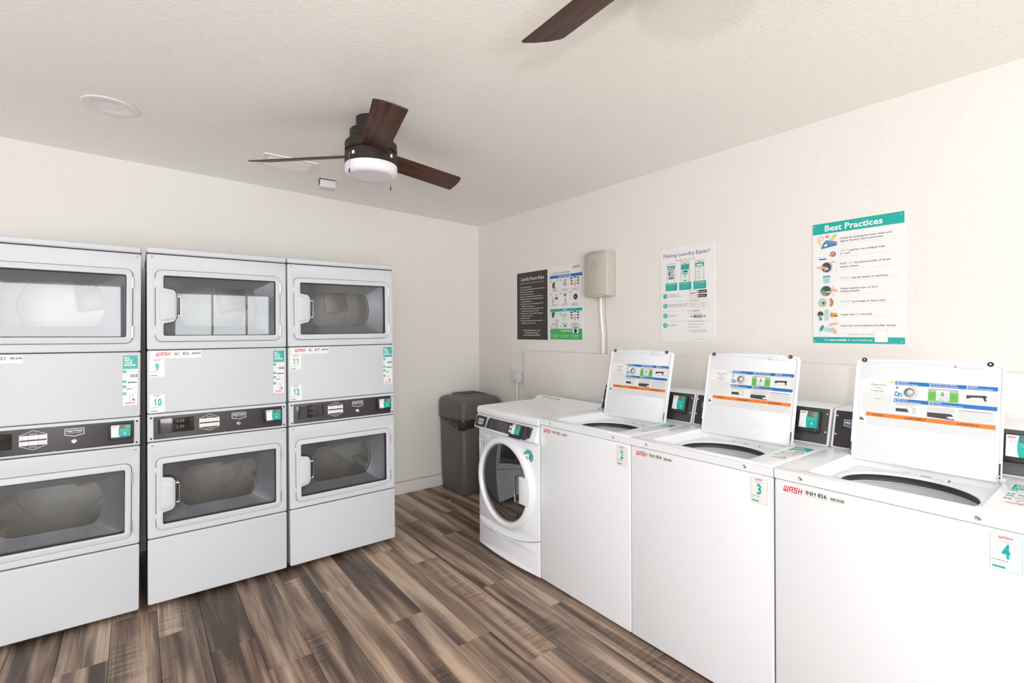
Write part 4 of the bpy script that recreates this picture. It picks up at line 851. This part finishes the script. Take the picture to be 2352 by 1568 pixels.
# laundry room rules
w_, h = .409, .580
P = poster('rules_sign', 3.400, 1.3395, w_, h, 'dark brown sign with white lettering, Laundry Room Rules', 'sign')
P.rect(.004, w_-.004, .004, h-.004, 'brown'); P.nl(); P.text('Laundry Room Rules', w_*.52, h*.872, .030, 'white', w_*.74, 'c'); P.rect(.045, w_-.055, h*.832, h*.8355, 'white')
rules = ['Do not use heat machines', 'Remove clothes promptly from washer and dryer after use', 'Remove lint from dryer after use', 'Do not dye clothes in machines', 'Please report to management if machine malfunctions', 'Please report damaged or malfunctioning equipment to', '  management immediately', 'Use equipment at your own risk. Management assumes', '  no liability for lost or stolen items', 'Laundry Facility is reserved for residents and their guests.', '  Guests must be accompanied by a resident', 'No disruptive, loud, or boisterous/offensive language or', '  other inappropriate behavior', 'Smoke-free community', 'Physically disabled, handicapped, necessary for persons with', '  disabilities are exempt from this rule']
lens = [.38, .78, .44, .43, .73, .74, .36, .74, .46, .75, .60, .74, .40, .32, .72, .50]
for i, (t, q) in enumerate(zip(rules, lens)):
    z = h*(.772-.0353*i); ind = .012 if t[0] == ' ' else 0
    P.text(t.strip(), .053+ind, z, .0072, 'white', q*w_*.98-ind, 'l', .02)
    if not ind: P.disc(.045, z+.0036, .0018, 'white', 8)
for t, z, q in (('Hours of Operation: 7am - 11pm', .135, .55), ('Thank you for your cooperation', .101, .44), ('In Case Of Emergency, DIAL 911', .066, .54)): P.text(t, w_*.49, h*z, .0092, 'white', q*w_, 'c', .02)
# laundry room instructions
w_, h = .365, .580
P = poster('instructions_poster', 2.968, 1.347, w_, h, 'white poster with blue, teal and green bands and picture steps, Laundry Room Instructions', 'poster')
P.wash(.262, .548, .078, .018); P.text('Laundry Room Instructions', .022, .521, .0125, 'dark', .205, 'l', .01); P.rect(.02, .235, .512, .5128, 'sky')
P.rect(.002, w_-.002, .485, .508, 'sky'); P.rect(.004, w_-.002, .222, .243, 'teal'); P.rect(.004, w_-.003, .002, .086, 'pgreen'); P.nl()
P.text('FRONT LOAD WASHER', .175, .491, .0105, 'white', .140, 'c', .03); P.text('DRYER', .175, .228, .0095, 'white', .046, 'c', .03); P.text('PRODUCT SERVICE', .190, .064, .0105, 'white', .120, 'c', .03)
def numdot(x, z, t, c): P.disc(x, z, .0062, c, 14); P.nl(); P.num(t, x, z-.003, .006, 'white', None, 'c', .02)
def keys(x, z):
    for dx, dz in ((-.038, .035), (-.003, .040), (.030, .035), (-.038, .014), (.030, .014), (-.038, -.008), (.030, -.008)): P.rect(x+dx-.010, x+dx+.010, z+dz-.0045, z+dz+.0045, 'black')
    hand(x-.002, z+.004)
def hand(x, z): P.poly([(x-.010, z-.026), (x-.011, z-.004), (x-.004, z+.002), (x-.003, z+.018), (x+.003, z+.018), (x+.004, z+.002), (x+.011, z-.004), (x+.009, z-.020), (x+.004, z-.034), (x-.004, z-.034)], 'skin')
def cap2(x, z, c='dark'): P.greek(x-.036, x+.036, z, z-.009, 2, c, .0022)
numdot(.014, .466, '1', 'navy'); P.frame(.026, .102, .400, .470, .0006, 'lgrey'); P.poly([(.04, .405), (.03, .425), (.038, .455), (.055, .46), (.062, .44), (.056, .425), (.068, .41), (.058, .398)], 'dark'); P.disc(.05, .402, .011, 'lgrey', 12); P.poly([(.070, .455), (.094, .478), (.098, .474), (.074, .451)], 'gold'); P.disc(.086, .47, .007, 'aqua', 8)
numdot(.125, .468, '2', 'navy'); P.frame(.140, .215, .402, .472, .0006, 'lgrey'); P.ring(.177, .440, .024, .002, 'lgrey'); P.disc(.177, .436, .016, 'lgrey', 18); P.nl(); P.ring(.177, .436, .010, .0016, 'silver'); P.poly([(.16, .466), (.20, .472), (.198, .460), (.165, .456)], 'pink')
numdot(.240, .470, '3', 'navy'); keys(.290, .437)
for x in (.064, .177, .290): cap2(x, .392)
numdot(.014, .362, '4', 'navy'); P.frame(.030, .052, .336, .362, .0018, 'silver', .002); P.frame(.072, .092, .338, .364, .003, 'dteal', .003); P.poly([(.062, .330), (.094, .334), (.094, .318), (.062, .322)], 'black'); hand(.037, .320); P.line(.062, .304, .094, .309, .0015, 'pink')
numdot(.125, .364, '5', 'navy'); P.rect(.165, .195, .340, .360, 'pgreen', .004); P.line(.180, .325, .180, .341, .0018, 'pgreen'); hand(.182, .318)
numdot(.240, .366, '6', 'navy'); P.disc(.254, .328, .014, 'tint', 16, .022); P.ring(.254, .328, .014, .0015, 'sky', 18); P.disc(.294, .329, .020, 'black', 20, .024); P.nl(); P.ring(.294, .329, .022, .0025, 'lgrey'); P.disc(.294, .329, .005, 'white', 10)
for x in (.064, .177, .290): cap2(x, .279)
P.greek(.250, .345, .264, .264, 1, 'red', .0018)
numdot(.014, .208, '1', 'teal'); P.poly([(.030, .218), (.062, .220), (.050, .180), (.034, .172), (.028, .180)], 'dark'); P.poly([(.066, .165), (.098, .160), (.098, .135), (.064, .145)], 'aqua'); P.line(.065, .215, .092, .190, .002, 'pink'); P.frame(.028, .102, .138, .218, .0006, 'lgrey')
numdot(.125, .210, '2', 'teal'); P.frame(.140, .215, .160, .205, .0014, 'silver', .004); P.rect(.160, .195, .182, .200, 'aqua', .003); P.ring(.160, .170, .006, .0015, 'lgrey'); P.ring(.185, .170, .006, .0015, 'lgrey'); P.poly([(.132, .196), (.152, .190), (.152, .183), (.132, .186)], 'copper')
numdot(.240, .212, '3', 'teal'); keys(.290, .176)
for x in (.064, .177, .290): cap2(x, .129)
numdot(.014, .102, '4', 'teal'); P.frame(.030, .052, .088, .112, .0018, 'silver', .002)
P.items = [it for it in P.items]
P.frame(.072, .092, .090, .114, .003, 'dteal', .003)
P.rect(.165, .195, .098, .114, 'pgreen', .004); numdot(.125, .104, '5', 'teal')
P.greek(.238, .345, .112, .100, 2, 'dark', .0024)
P.nl().nl(); P.rect(.020, .105, .0865, .088, 'paper')
P.rect(.262, .326, .052, .094, 'paper'); P.nl(); P.disc(.294, .068, .017, 'navy', 16, .016); P.rect(.270, .320, .088, .0935, 'black')
P.frame(.012, .034, .014, .040, .0016, 'white', .002); P.greek(.044, .115, .034, .022, 2, 'white', .0035); P.frame(.130, .150, .018, .038, .0018, 'white', .002); P.greek(.160, .228, .034, .022, 2, 'white', .0035); P.frame(.246, .260, .016, .042, .0016, 'white', .004); P.greek(.272, .330, .034, .022, 2, 'white', .0035)
# making laundry easier
P = poster('app_poster', 1.912, 1.347, w_, h, 'white poster with three phone pictures and four teal steps, Making Laundry Easier!', 'poster')
P.text('Making Laundry Easier!', w_*.49, .5235, .0225, 'navy', .315, 'c', .0); P.text('One App Does It All', w_*.47, .4935, .0125, 'grey', .138, 'c')
def bit(x0, z0, k):
    P.frame(x0, x0+.058, z0, z0+.125, .0022, 'copper', .006); P.rect(x0+.003, x0+.055, z0+.090, z0+.110, 'teal'); P.rect(x0+.016, x0+.042, z0+.1135, z0+.117, 'red')
    P.nl()
    if k == 0: P.rect(x0+.003, x0+.055, z0+.112, z0+.116, 'tint'); P.greek(x0+.008, x0+.045, z0+.098, z0+.098, 1, 'white', .004); P.rect(x0+.009, x0+.048, z0+.040, z0+.088, 'lgrey'); P.nl(); P.disc(x0+.016, z0+.065, .006, 'navy', 12, .013); P.ring(x0+.030, z0+.065, .012, .002, 'white'); P.rect(x0+.010, x0+.048, z0+.027, z0+.039, 'teal')
    if k == 1: P.rect(x0+.003, x0+.055, z0+.078, z0+.092, 'teal'); P.disc(x0+.028, z0+.098, .002, 'white', 8); P.rect(x0+.010, x0+.048, z0+.048, z0+.073, 'mint'); P.nl(); P.rect(x0+.018, x0+.046, z0+.064, z0+.071, 'brown'); P.rect(x0+.010, x0+.046, z0+.050, z0+.058, 'lgrey'); P.rect(x0+.020, x0+.036, z0+.036, z0+.041, 'teal'); P.rect(x0+.016, x0+.040, z0+.009, z0+.015, 'teal'); P.greek(x0+.014, x0+.044, z0+.025, z0+.025, 1, 'lgrey', .0015)
    if k == 2:
        P.rect(x0+.010, x0+.048, z0+.094, z0+.102, 'white'); P.greek(x0+.01, x0+.046, z0+.084, z0+.084, 1, 'teal', .003)
        for q in range(5): P.greek(x0+.010, x0+.040, z0+.074-.014*q, z0+.074-.014*q, 1, 'lgrey', .0022)
        for q in (.058, .022): P.disc(x0+.022, z0+q, .0032, 'grey', 10)
for k, (x0, t) in enumerate(((.048, 'Mobile Payment'), (.146, 'Request Service'), (.243, 'Machine Availability'))): 
    bit(x0, .360, k); P.rect(x0-.011, x0+.070, .316, .362, 'teal', .003); P.nl(); P.text(t, x0+.0295, .3515, .0058, 'white', .060, 'c', .02); P.greek(x0-.002, x0+.060, .342, .326, 3, 'mint', .0022)
for i, (z, ls) in enumerate(((.283, ('DOWNLOAD THE', 'WASH-CONNECT APP')), (.222, ('REGISTER IN LAUNDRY ROOM', 'OR ENTER LOCATION CODE')), (.160, ('LOAD MONEY',)), (.101, ('DO LAUNDRY',)))):
    P.disc(.034, z, .0145, 'teal', 24); P.nl(); P.num(str(i+1), .034, z-.0075, .015, 'white', None, 'c', .03)
    for j, t in enumerate(ls): P.text(t, .056, z-.0025+.006*(len(ls)-1)-.0115*j, .0062, 'grey', {12: .078, 16: .096, 24: .140, 22: .130, 10: .062}[len(t)])
    if i < 3: P.rect(.018, .345, z-.0335, z-.0328, 'lgrey')
P.frame(.206, .254, .276, .312, .0012, 'silver', .005) ; P.frame(.206, .254, .258, .312, .0014, 'grey', .006); P.wash(.212, .288, .036, .008); P.greek(.214, .245, .276, .276, 1, 'lgrey', .002)
P.rect(.262, .318, .2905, .308, 'black', .002); P.rect(.262, .318, .2655, .283, 'black', .002); P.nl()
P.poly([(.266, .2935), (.266, .305), (.273, .2992)], 'tint'); P.text('Google Play', .277, .2960, .0062, 'white', .036, 'l', .02); P.disc(.269, .2742, .0035, 'white', 10); P.text('App Store', .277, .2710, .0062, 'white', .034, 'l', .02)
P.disc(.199, .247, .0022, 'grey', 8); P.text('Enter location code:', .210, .2445, .0062, 'grey', .062); P.frame(.206, .335, .205, .236, .0009, 'lgrey'); P.text('W01XG01', .213, .2085, .0235, 'grey', .098, 'l', -.028)
P.disc(.199, .186, .0022, 'grey', 8); P.text('Select', .210, .1835, .006, 'grey', .020); P.text('Add Funds', .233, .1835, .006, 'dark', .038, 'l', .02); P.disc(.199, .1695, .0022, 'grey', 8); P.text('Enter payment method', .210, .167, .006, 'grey', .075)
P.rect(.209, .232, .146, .160, 'white'); P.rect(.235, .258, .146, .160, 'navy'); P.rect(.261, .286, .146, .160, 'sky'); P.rect(.290, .313, .146, .160, 'white'); P.nl(); P.text('VISA', .2105, .149, .0075, 'navy', .020, 'l', .03); P.disc(.2435, .153, .005, 'red', 14); P.disc(.2505, .153, .005, 'yellow', 14); P.greek(.264, .283, .153, .153, 1, 'white', .004); P.disc(.305, .152, .006, 'orange', 12); P.disc(.297, .153, .004, 'copper', 12)
for i, (t, q) in enumerate((('Select an available machine', .092), ('Load laundry and detergent', .086), ('Select machine to pay', .066), ('To start cycle, select temp setting', .105))): P.disc(.199, .1235-.0172*i, .0022, 'grey', 8); P.text(t, .210, .121-.0172*i, .0058, 'grey', q)
P.text('or follow instructions on machine display', .210, .0595, .0054, 'grey', .108); P.text('www.washlaundry.com', .250, .018, .0040, 'lgrey', .052)
for x, z in ((.015, .018), (w_-.015, h-.018), (.015, h-.018), (w_-.015, .018)): P.disc(x, z, .0018, 'lgrey', 8)
# best practices
P = poster('tips_poster', 1.028, 1.352, w_, h-.001, 'white poster with teal header and eight pictured rows, Best Practices', 'poster')
P.rect(.001, w_-.001, h-.052, h-.001, 'teal'); P.rect(.001, w_-.001, .001, .030, 'teal'); P.nl()
P.text('Best Practices', w_*.465, h-.0405, .0268, 'white', .232, 'c', .022)
P.text('Visit', .047, .0125, .0090, 'white', .020); P.text('wash.com/help', .070, .0125, .0090, 'white', .072, 'l', .03); P.text('for more laundry tips', .147, .0125, .0090, 'white', .098); P.text('Scan QR to See Videos', .152, .0395, .0090, 'mint', .098)
P.greek(.310, .340, .006, .006, 1, 'mint', .0016)
for x, z in ((.009, .010), (w_-.013, .010), (.009, h-.013), (w_-.012, h-.013)): P.disc(x, z, .0022, 'white', 10)
P.frame(.253, .303, .008, .060, .0008, 'lgrey', .003); P.rect(.2538, .3022, .0088, .0592, 'white', .003)
def zz(f): return h*(1-f)
rows = [((None, 'Check all clothing for loose items and'), .148, .200), ((None, 'tag for laundry care instructions'), .171, .170), (('ONLY', '1 quarter cup of liquid soap'), .250, .145), ((None, 'or 1 pod'), .272, .040), (('Pods', 'MUST', 'be placed inside of drum'), .354, 0), ((None, 'before clothes'), .381, .072), (('DO NOT', 'add any water to machines'), .474, .142), ((None, 'Check machine door or lid is'), .558, .148), ((None, 'closed properly'), .580, .078), (('DO NOT', 'use foreign or bent coins'), .665, .132), ((None, '1 wash load = 1 dry load'), .769, .124), ((None, 'Clean lint screen before and after drying'), .859, .212)]
for t, fz, q in rows:
    z = zz(fz)-.0015
    if len(t) == 3: P.text(t[0], .118, z, .0078, 'dark', .024, 'l', .012); P.text(t[1], .1465, z, .0084, 'mint', .028, 'l'); P.text(t[2], .179, z, .0078, 'dark', .134, 'l', .012)
    elif t[0]: a_ = {'ONLY': .026, 'DO NOT': .040}[t[0]]; P.text(t[0], .118, z, .0084, 'mint', a_, 'l'); P.text(t[1], .118+a_+.005, z, .0078, 'dark', q, 'l', .012)
    else: P.text(t[1], .118, z, .0078, 'dark', q, 'l', .012)
for f_ in (.192, .292, .400, .490, .603, .682, .785, .876): P.rect(.118, .345, zz(f_), zz(f_)+.0005, 'lgrey')
fr = [(.098, .215), (.235, .315), (.325, .415), (.435, .508), (.52, .612), (.622, .705), (.718, .812), (.826, .928)]
for a_, b_ in fr: P.frame(.017, .107, zz(b_), zz(a_), .0005, 'tint')
P.nl()
z = zz(.215); P.poly([(.036, z+.003), (.050, z+.034), (.058, z+.034), (.105, z+.022), (.105, z+.010), (.040, z+.001)], 'denim'); P.poly([(.052, z+.037), (.060, z+.040), (.105, z+.028), (.105, z+.024)], 'navy'); P.poly([(.020, z+.040), (.025, z+.044), (.042, z+.020), (.037, z+.014)], 'yellow'); P.poly([(.074, z+.040), (.094, z+.064), (.106, z+.062), (.088, z+.036)], 'mint'); P.disc(.064, z+.057, .009, 'pink', 14); P.ring(.036, z+.052, .011, .003, 'pink'); P.nl(); P.poly([(.046, z+.014), (.060, z+.024), (.066, z+.018), (.058, z+.010)], 'tint'); P.poly([(.079, z+.041), (.094, z+.059), (.101, z+.058), (.087, z+.039)], 'yellow'); P.disc(.083, z+.018, .0016, 'white', 8)
z = zz(.315); P.rect(.028, .060, z+.006, z+.011, 'navy'); P.rect(.028, .058, z+.018, z+.0195, 'silver'); P.rect(.027, .060, z+.030, z+.033, 'tint'); P.ring(.088, z+.028, .012, .004, 'navy'); P.nl(); P.disc(.084, z+.025, .011, 'orange', 14, .0075); P.disc(.078, z+.028, .004, 'skin', 8)
z = zz(.37); P.disc(.062, z, .024, 'silver', 26, .026); P.nl(); P.disc(.060, z, .0195, 'dark', 24, .0225); P.frame(.080, .106, z-.026, z+.026, .0006, 'lgrey'); P.nl(); P.poly([(.018, z-.001), (.018, z+.006), (.046, z+.006), (.058, z-.002), (.048, z-.006)], 'skin'); P.poly([(.046, z+.002), (.060, z+.006), (.070, z-.010), (.052, z-.016)], 'tint'); P.poly([(.050, z+.004), (.060, z+.007), (.068, z-.002), (.056, z-.002)], 'denim'); P.poly([(.048, z-.004), (.062, z-.006), (.060, z-.012), (.050, z-.012)], 'orange'); P.rect(.083, .098, z+.022, z+.024, 'dark')
z = zz(.508); P.poly([(.049, z+.003), (.045, z+.039), (.077, z+.039), (.072, z+.003)], 'aqua'); P.nl(); P.poly([(.045, z+.039), (.077, z+.039), (.0765, z+.034), (.0455, z+.034)], 'dteal'); P.line(.050, z+.017, .071, z+.017, .0006, 'dteal')
z = zz(.566); P.disc(.058, z, .026, 'aqua', 26, .026); P.nl(); P.disc(.058, z, .0215, 'dark', 26, .0235); P.nl(); P.poly([(.038, z-.004), (.046, z+.008), (.054, z-.002), (.078, z-.004), (.078, z-.012), (.058, z-.010), (.040, z-.012)], 'pgreen'); P.poly([(.056, z-.002), (.079, z-.002), (.079, z-.008), (.060, z-.006)], 'yellow'); P.poly([(.042, z-.012), (.058, z-.011), (.060, z-.022), (.048, z-.020)], 'orange'); P.poly([(.060, z-.010), (.078, z-.009), (.072, z-.019), (.060, z-.022)], 'purple'); P.nl(); P.poly([(.079, z+.008), (.086, z+.013), (.107, z+.002), (.107, z-.007), (.080, z-.003)], 'skin'); P.line(.088, z-.024, .094, z-.012, .0014, 'grey'); P.line(.086, z+.024, .094, z+.014, .0014, 'grey')
z = zz(.663); P.disc(.044, z, .0175, 'gold', 26, .020); P.nl(); P.disc(.043, z, .0125, 'aqua', 24, .0145); P.poly(arc(.062, z, .028, -50, 50, 8)+arc(.056, z, .022, 38, -38, 8), 'copper'); P.nl(); P.disc(.047, z-.002, .0065, 'sky', 14, .008)
z = zz(.765); P.rect(.055, .069, z-.026, z+.026, 'aqua'); P.disc(.034, z+.004, .0125, 'dark', 18, .014); P.poly([(.029, z-.012), (.040, z-.012), (.040, z-.026), (.029, z-.026)], 'skyl'); P.rect(.078, .106, z-.010, z+.008, 'orange'); P.nl(); P.text('=', .062, z-.002, .008, 'white', .009, 'c', .04); P.poly([(.0225, z-.001), (.046, z-.003), (.042, z-.008), (.026, z-.008)], 'yellow'); P.poly([(.024, z-.002), (.036, z-.004), (.034, z-.009), (.026, z-.008)], 'pgreen'); P.poly([(.078, z+.009), (.106, z), (.106, z+.004), (.078, z+.014)], 'lime'); P.poly([(.090, z-.010), (.106, z-.010), (.106, z-.001)], 'purple')
z = zz(.877); P.poly([(.031, z-.018), (.029, z-.004), (.036, z+.012), (.046, z+.018), (.050, z+.014), (.050, z+.002), (.042, z-.012)], 'aqua'); P.poly([(.055, z+.006), (.088, z), (.086, z-.016), (.053, z-.012)], 'aqua'); P.poly([(.107, z+.028), (.107, z+.019), (.070, z+.012), (.078, z+.024)], 'skin'); P.poly([(.086, z+.006), (.098, z-.006), (.106, z-.026), (.092, z-.024), (.084, z-.008)], 'skin'); P.nl(); P.poly([(.033, z-.014), (.032, z-.004), (.038, z+.010), (.045, z+.015), (.047, z+.011), (.047, z+.002), (.041, z-.010)], 'dteal')

# ================================================================== CEILING
def make_fan():
    root = empty('ceiling_fan', (0, 0, 0)); z = lambda q: -q          # hangs down from z = 0
    m = MB(); m.lathe([(1e-5, 0), (.074, 0), (.074, -.004), (.072, -.050), (.066, -.053), (1e-5, -.053)], BRONZE, None, 36); m.out('canopy', root)
    m = MB(); m.lathe([(.028, -.052), (.028, -.060), (.100, -.062), (.105, -.068), (.105, -.112), (.100, -.116), (.12, -.121), (.128, -.130), (.128, -.166), (.124, -.170), (1e-5, -.170)], BRONZE, None, 48); mo = m.out('motor_housing', root, angle=30)
    m = MB(); m.lathe([(1e-5, -.171), (.118, -.171), (.118, -.177), (.1285, -.180), (.129, -.232), (.126, -.236), (1e-5, -.236)], BRONZE, None, 48); sh = m.out('switch_housing', root, angle=30)
    m = MB(); m.lathe([(.1275, -.2365), (.129, -.245), (.128, -.268), (.122, -.282), (.108, -.290), (.09, -.288), (.05, -.290), (1e-5, -.291)], BOWL, None, 48); m.out('light_bowl', root, angle=60)
    for k in range(3):
        A = Matrix.Rotation(radians(120*k), 4, 'Z')
        # rectangular board, tilted: counter-clockwise edge hangs lower
        out = rpoly([(.085, -.058), (.560, -.068), (.598, -.060), (.628, .070), (.600, .074), (.085, .062)], [.004, .004, .03, .015, .02, .004])
        out = rpoly([(.085, -.060), (.590, -.068), (.612, -.03), (.625, .02), (.630, .070), (.085, .063)], [.004, .018, .03, .03, .008, .004])
        m = MB(); th = radians(16)
        m.plate(out, [], -.0025, .0025, BLADE, .0015, fmap=lambda u, v, d: (u, v*cos(th)+d*sin(th), -.182-v*sin(th)+d*cos(th)))
        b = m.out('blade', root, (0, 0, 0), (0, 0, radians(120*k)), angle=30)
        q = MB(); q.plate(rrect(.05, .13, -.040, .040, .01), [], .003, .0055, BRONZE, .001, fmap=lambda u, v, d: (u, v*cos(th)+d*sin(th), -.182-v*sin(th)+d*cos(th))); q.out('blade_bracket', b)
    for a, L_ in ((-173, .072), (9, .088)):
        c_, s_ = cos(radians(a)), sin(radians(a)); q = MB(); q.tube([(.129*c_, .129*s_, -.205), (.139*c_, .139*s_, -.207), (.141*c_, .141*s_, -.215), (.141*c_, .141*s_, -.215-L_)], .0013, STEEL, 6); q.cyl((.141*c_, .141*s_, -.235-L_), (0, 0, 1), .003, .02, BRONZE, 10); q.out('pull_chain', root)
        q = MB(); a2 = {-173: -167, 9: -80}[a]; q.box(-.0015, .0015, -.0075, .0075, -.008, .008, MC['print_white'], .001, 1, Matrix.Translation((.1305*cos(radians(a2)), .1305*sin(radians(a2)), -.206)) @ Matrix.Rotation(radians(a2), 4, 'Z')); q.out('switch_tag', sh)
    return root
F1 = make_fan(); F2 = copy_tree(F1)
for f_, (x, y), a, lab in ((F1, (.947, 2.410), 15.4, 'dark bronze ceiling fan with walnut blades and round white light, hanging in full view'), (F2, (.970, .530), 88, 'nearer ceiling fan of which only one dark blade tip shows at the top edge')):
    f_.location = (x, y, ceil_z(x)+.001); f_.rotation_euler = (0, 0, radians(a)); tag(f_, lab, 'ceiling fan', 'ceiling fans')
ct = math.atan(SL)
VT = empty('ceiling_vent', (.775, 3.365, ceil_z(.775)), 0, 'white louvred ceiling vent behind the ceiling fan', 'vent'); VT.rotation_euler = (0, ct, radians(-3))
m = MB(); m.plate(rrect(-.155, .155, -.120, .120, .004), [rrect(-.128, .128, -.094, .094, .003)], .0075, .0, VENTW, 0, fmap=lambda u, v, d: (u, v, -d)); m.out('vent_frame', VT)
m = MB(); m.box(-.130, .130, -.096, .096, -.0006, -.0003, SEAM); m.out('vent_back', VT)
for k in range(9):
    q = MB(); Tk = Matrix.Translation((0, -.084+.021*k, -.0055)) @ Matrix.Rotation(radians(-32), 4, 'X'); q.box(-.127, .127, -.0095, .0095, -.0007, .0007, VENTW, 0, 1, Tk); q.out('slat', VT)
RL = empty('recessed_light', (-.098, 3.092, ceil_z(-.098)), 0, 'round flush white recessed light in the ceiling above the left dryers', 'light'); RL.rotation_euler = (0, ct, 0)
m = MB(); m.lathe([(.112, -.0005), (.112, -.003), (.108, -.0065), (.075, -.008), (.070, -.006)], mat('lamp_trim', (.80, .785, .755, 1), .35, rvar=.05), None, 48); m.out('trim_ring', RL)
m = MB(); m.lathe([(.070, -.006), (.066, -.0045), (.050, -.003), (1e-5, -.0025)], BOWL, None, 40); m.out('lens', RL)
SB = empty('sensor_box', (1.075, 3.555, ceil_z(1.075)), 0, 'small white box fixed to the ceiling between vent and fan', 'sensor'); SB.rotation_euler = (0, ct, radians(-8))
m = MB(); m.box(-.052, .052, -.040, .040, -.058, -.006, MC['box_white'], .004, 2); m.out('housing', SB)
m = MB(); m.box(-.056, .050, -.036, .036, -.006, -.0005, BLACKP, .001, 1); m.box(-.0565, -.053, -.02, .0, -.040, -.018, BLACKP); m.out('mounting_plate', SB)
build_prints()
